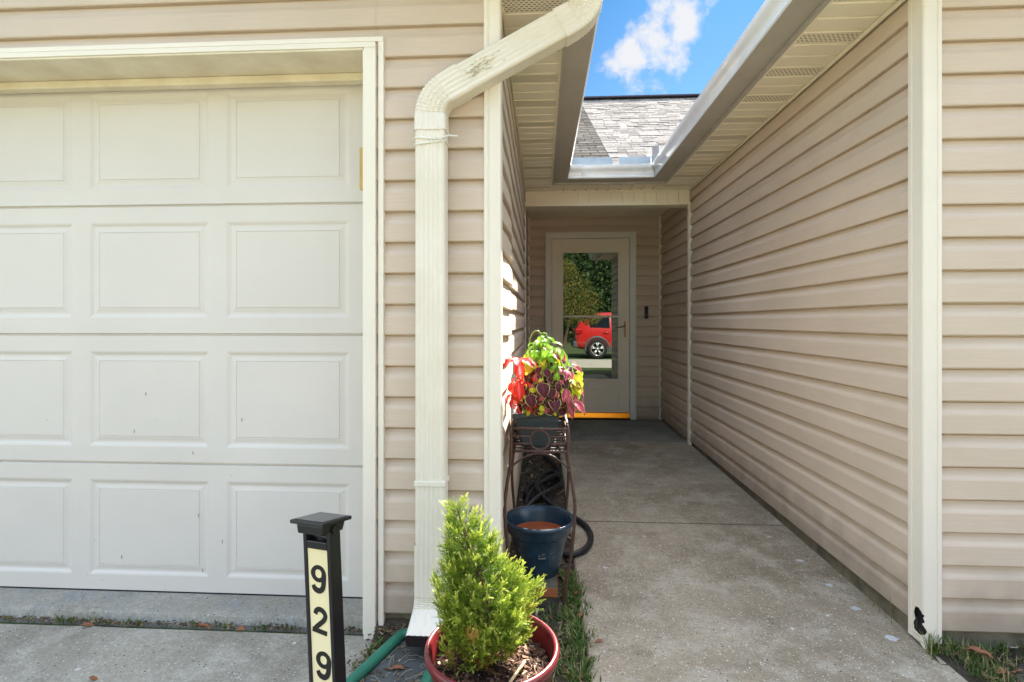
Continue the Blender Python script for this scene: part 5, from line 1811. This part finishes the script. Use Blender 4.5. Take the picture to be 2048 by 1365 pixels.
# ------------------------------------------------------------------ street side, seen mirrored in the storm door
def leaf_cloud(mb, c, r, n, size, tone_fn):
    for _ in range(n):
        v = Vector((rnd.gauss(0, 1), rnd.gauss(0, 1), rnd.gauss(0, 1))).normalized()
        k = rnd.random() ** 0.4
        lump = 1 + 0.35 * mnoise.noise(v * 2.2 + Vector(c))
        p = Vector(c) + Vector((v.x * r[0], v.y * r[1], v.z * r[2])) * k * lump
        e = Euler((rnd.uniform(0, 6.3), rnd.uniform(0, 6.3), rnd.uniform(0, 6.3))).to_matrix()
        a, b_ = e @ Vector((size * rnd.uniform(0.6, 1.2), 0, 0)), e @ Vector((0, size * rnd.uniform(0.3, 0.6), 0))
        mb.add([p - a, p - b_, p + a, p + b_], [(0, 1, 2, 3)], tone_fn())
def tree(name, label, base, trunk_h, trunk_r, crowns, n, size, mat, group, lean=(0, 0)):
    t_ = empty(name, base)
    tag(t_, label, 'tree', group)
    bx, by, bz = base
    q = MB()
    top = (bx + lean[0], by + lean[1], bz + trunk_h)
    q.tube(catmull([base, (bx + lean[0] * 0.35, by + lean[1] * 0.35, bz + trunk_h * 0.5), top], 6), [trunk_r * (1 - 0.55 * i / 12) for i in range(13)], 10)
    for c, r in crowns:
        q.tube([Vector(top) - Vector((0, 0, 0.1)), Vector(c)], [trunk_r * 0.4, trunk_r * 0.12], 6)
    q.build('trunk', M['bark'], t_, smooth=True)
    q = MB()
    for c, r in crowns:
        leaf_cloud(q, c, r, int(n / len(crowns)), size, rnd.random)
    q.build('crown', mat, t_)
TG = 'trees along the street in front of the house'
tree('ornamental_tree', 'small yellow and orange leaved tree mirrored at the left of the storm door glass', (0.62, -4.6, gz(-4.6)), 1.5, 0.06,
     [((1.0, -4.7, 2.25), (0.62, 0.5, 0.50)), ((0.75, -4.8, 2.75), (0.40, 0.4, 0.35)), ((0.5, -4.6, 1.9), (0.5, 0.5, 0.5)), ((1.35, -4.6, 1.75), (0.5, 0.4, 0.45)), ((0.9, -4.5, 1.45), (0.6, 0.4, 0.40)), ((1.5, -4.7, 1.25), (0.35, 0.3, 0.25))], 6500, 0.032, M['treeleaf'], TG, (0.3, 0))
for k, (x, y, h, w) in enumerate(((-3.0, -22.0, 9.0, 4.0), (4.8, -21.0, 10.0, 4.4), (11.5, -23.0, 9.0, 4.2))):
    tree('evergreen_tree', ('dark evergreen tree furthest left across the street', 'tallest dark evergreen tree behind the red car', 'dark evergreen tree furthest right across the street')[k], (x, y, gz(y)), h * 0.5, 0.25,
         [((x, y, h * 0.30), (w, w * 0.7, h * 0.30)), ((x + w * 0.3, y, h * 0.62), (w * 0.8, w * 0.7, h * 0.28)), ((x - w * 0.4, y + 0.5, h * 0.5), (w * 0.7, w * 0.6, h * 0.3))], 9000, 0.15, M['darkleaf'], TG)

wd = MB()
for _ in range(11000):
    x = rnd.uniform(-24, 30); hmax = 9.5 + 2.5 * mnoise.noise((x * 0.35, 0, 0)) + 1.0 * mnoise.noise((x * 1.3, 4, 0))
    p = Vector((x, -30 + rnd.uniform(-2.5, 1.5) + 1.5 * mnoise.noise((x * 0.5, 2, 1)), -0.2 + hmax * rnd.random() ** 0.85))
    e = Euler((rnd.uniform(-0.9, 0.9), rnd.uniform(0, 6.3), rnd.uniform(-0.7, 0.7))).to_matrix()
    a_, b_ = e @ Vector((rnd.uniform(0.3, 0.6), 0, 0)), e @ Vector((0, 0, rnd.uniform(0.2, 0.4)))
    wd.add([p - a_, p - b_, p + a_, p + b_], [(0, 1, 2, 3)], rnd.random())
tag(wd.build('woods', M['darkleaf']), kind='stuff')
# red SUV -------------------------------------------------------------------------
car = empty('parked_car', (3.4, -7.85, -0.2))
tag(car, 'red SUV with grey lower cladding parked on the street, mirrored in the storm door', 'car')
cx0, cz = 1.16, -0.20
yn, yf_ = -7.0, -8.75            # near and far flanks
yc = (yn + yf_) / 2; hw = (yn - yf_) / 2
ST = [  # x from tail, half width, z low, z belt, z roof, roof half width factor
    (0.00, 0.74, 0.42, 0.80, 0.95, 0.96), (0.10, 0.83, 0.34, 0.95, 1.18, 0.90), (0.35, 0.87, 0.30, 1.05, 1.55, 0.78), (0.65, 0.875, 0.28, 1.04, 1.65, 0.74), (1.3, 0.88, 0.26, 1.02, 1.69, 0.73),
    (2.1, 0.88, 0.26, 0.99, 1.68, 0.73), (2.7, 0.875, 0.26, 0.97, 1.60, 0.73), (3.3, 0.87, 0.26, 0.96, 1.14, 0.80), (3.9, 0.85, 0.28, 0.90, 1.02, 0.86), (4.35, 0.80, 0.32, 0.80, 0.90, 0.90), (4.55, 0.66, 0.40, 0.70, 0.78, 0.94)]
b = MB()
rings = []
for x, w, zl, zbt, zr, rf in ST:
    rings.append([(cx0 + x, yc + s_ * w * f, cz + z) for s_, f, z in ((1, 0.80, zl), (1, 0.97, zl + 0.06), (1, 1.0, zl + 0.30 * (zbt - zl)), (1, 1.0, zl + 0.75 * (zbt - zl)), (1, 0.955, zbt), (1, rf, zr - 0.05), (1, rf * 0.85, zr),
                                                     (-1, rf * 0.85, zr), (-1, rf, zr - 0.05), (-1, 0.955, zbt), (-1, 1.0, zl + 0.75 * (zbt - zl)), (-1, 1.0, zl + 0.30 * (zbt - zl)), (-1, 0.97, zl + 0.06), (-1, 0.80, zl))])
b.loft(rings, True, True)
body = b.build('body', M['carpaint'], car, smooth=True)
recalc(body)
md = body.modifiers.new('ss', 'SUBSURF'); md.levels = 1; md.render_levels = 2
for s_ in (1, -1):
    b = MB()
    def wy(z): return yc + s_ * (hw * 0.955 + 0.012 - (z - 1.0) / 0.62 * hw * 0.20)
    for xs_ in ([(0.55, 1.12), (0.62, 1.50), (1.25, 1.56), (1.25, 1.09)], [(1.32, 1.09), (1.32, 1.56), (2.05, 1.56), (2.15, 1.06)], [(2.22, 1.06), (2.13, 1.56), (2.62, 1.49), (3.10, 1.05)]):
        b.add([(cx0 + x, wy(z), cz + z) for x, z in xs_], [(0, 1, 2, 3)])
    b.build('window', M['carglass'], car)
    for hx_ in (1.25, 2.18):
        b = MB()
        b.tube([(cx0 + hx_ - 0.22, yc + s_ * (hw + 0.02), cz + 0.93), (cx0 + hx_ - 0.04, yc + s_ * (hw + 0.02), cz + 0.93)], 0.018, 8)
        b.build('handle', M['carpaint'], car, smooth=True)
    b = MB()
    b.obox((cx0 + 2.1, yc + s_ * (hw + 0.004), cz + 0.36), (1.15, 0, 0), (0, 0.012, 0), (0, 0, 0.06))
    for wx in (0.80, 3.55):
        pts = [(cx0 + wx + 0.42 * math.cos(a), yc + s_ * (hw - 0.01), cz + 0.35 + 0.42 * math.sin(a)) for a in [R(-12 + 204 * i / 24) for i in range(25)]]
        b.tube(pts, 0.045, 8)
    b.build('cladding', M['carcladding'], car)
    b = MB()
    b.obox((cx0 + 0.16, yc + s_ * 0.80, cz + 0.98), (0.13, 0, 0), (0, 0.055, 0), (0, 0, 0.09))
    b.build('tail_lamp', M['taillight'], car, bevel=0.03)
    for wx in (0.80, 3.55):
        wy0 = yc + s_ * (hw - 0.005)
        wh = MB()
        prof = [(0.22, -0.11), (0.31, -0.115), (0.345, -0.09), (0.355, 0.0), (0.345, 0.09), (0.31, 0.115), (0.235, 0.112), (0.22, 0.08)]
        nn = 40
        wh.loft([[(cx0 + wx + r * math.cos(2 * math.pi * k / nn), wy0 + y, cz + 0.352 + r * math.sin(2 * math.pi * k / nn)) for k in range(nn)] for r, y in prof])
        wh.tube([(cx0 + wx, wy0 - 0.1, cz + 0.352), (cx0 + wx, wy0 + s_ * 0.02, cz + 0.352)], 0.30, 32)
        ty = wh.build('wheel', M['tyre'], car, smooth=False)
        rm = MB()
        for k in range(5):
            a = 2 * math.pi * k / 5 + 0.3
            for da in (-0.16, 0.16):
                p = Vector((cx0 + wx + 0.05 * math.cos(a), wy0 + s_ * 0.09, cz + 0.352 + 0.05 * math.sin(a)))
                q = Vector((cx0 + wx + 0.225 * math.cos(a + da), wy0 + s_ * 0.095, cz + 0.352 + 0.225 * math.sin(a + da)))
                rm.tube([p, q], [0.024, 0.026], 6)
        rm.tube([(cx0 + wx + 0.228 * math.cos(2 * math.pi * k / 36), wy0 + s_ * 0.095, cz + 0.352 + 0.228 * math.sin(2 * math.pi * k / 36)) for k in range(36)], 0.017, 8, loop=True)
        rm.tube([(cx0 + wx, wy0 + s_ * 0.06, cz + 0.352), (cx0 + wx, wy0 + s_ * 0.115, cz + 0.352)], 0.05, 16)
        rm.build('rim', M['alloy'], ty, smooth=True)
b = MB()
b.obox((cx0 + 0.05, yc, cz + 0.50), (0.10, 0, 0), (0, 0.80, 0), (0, 0, 0.12))
b.build('bumper', M['carcladding'], car, bevel=0.05)
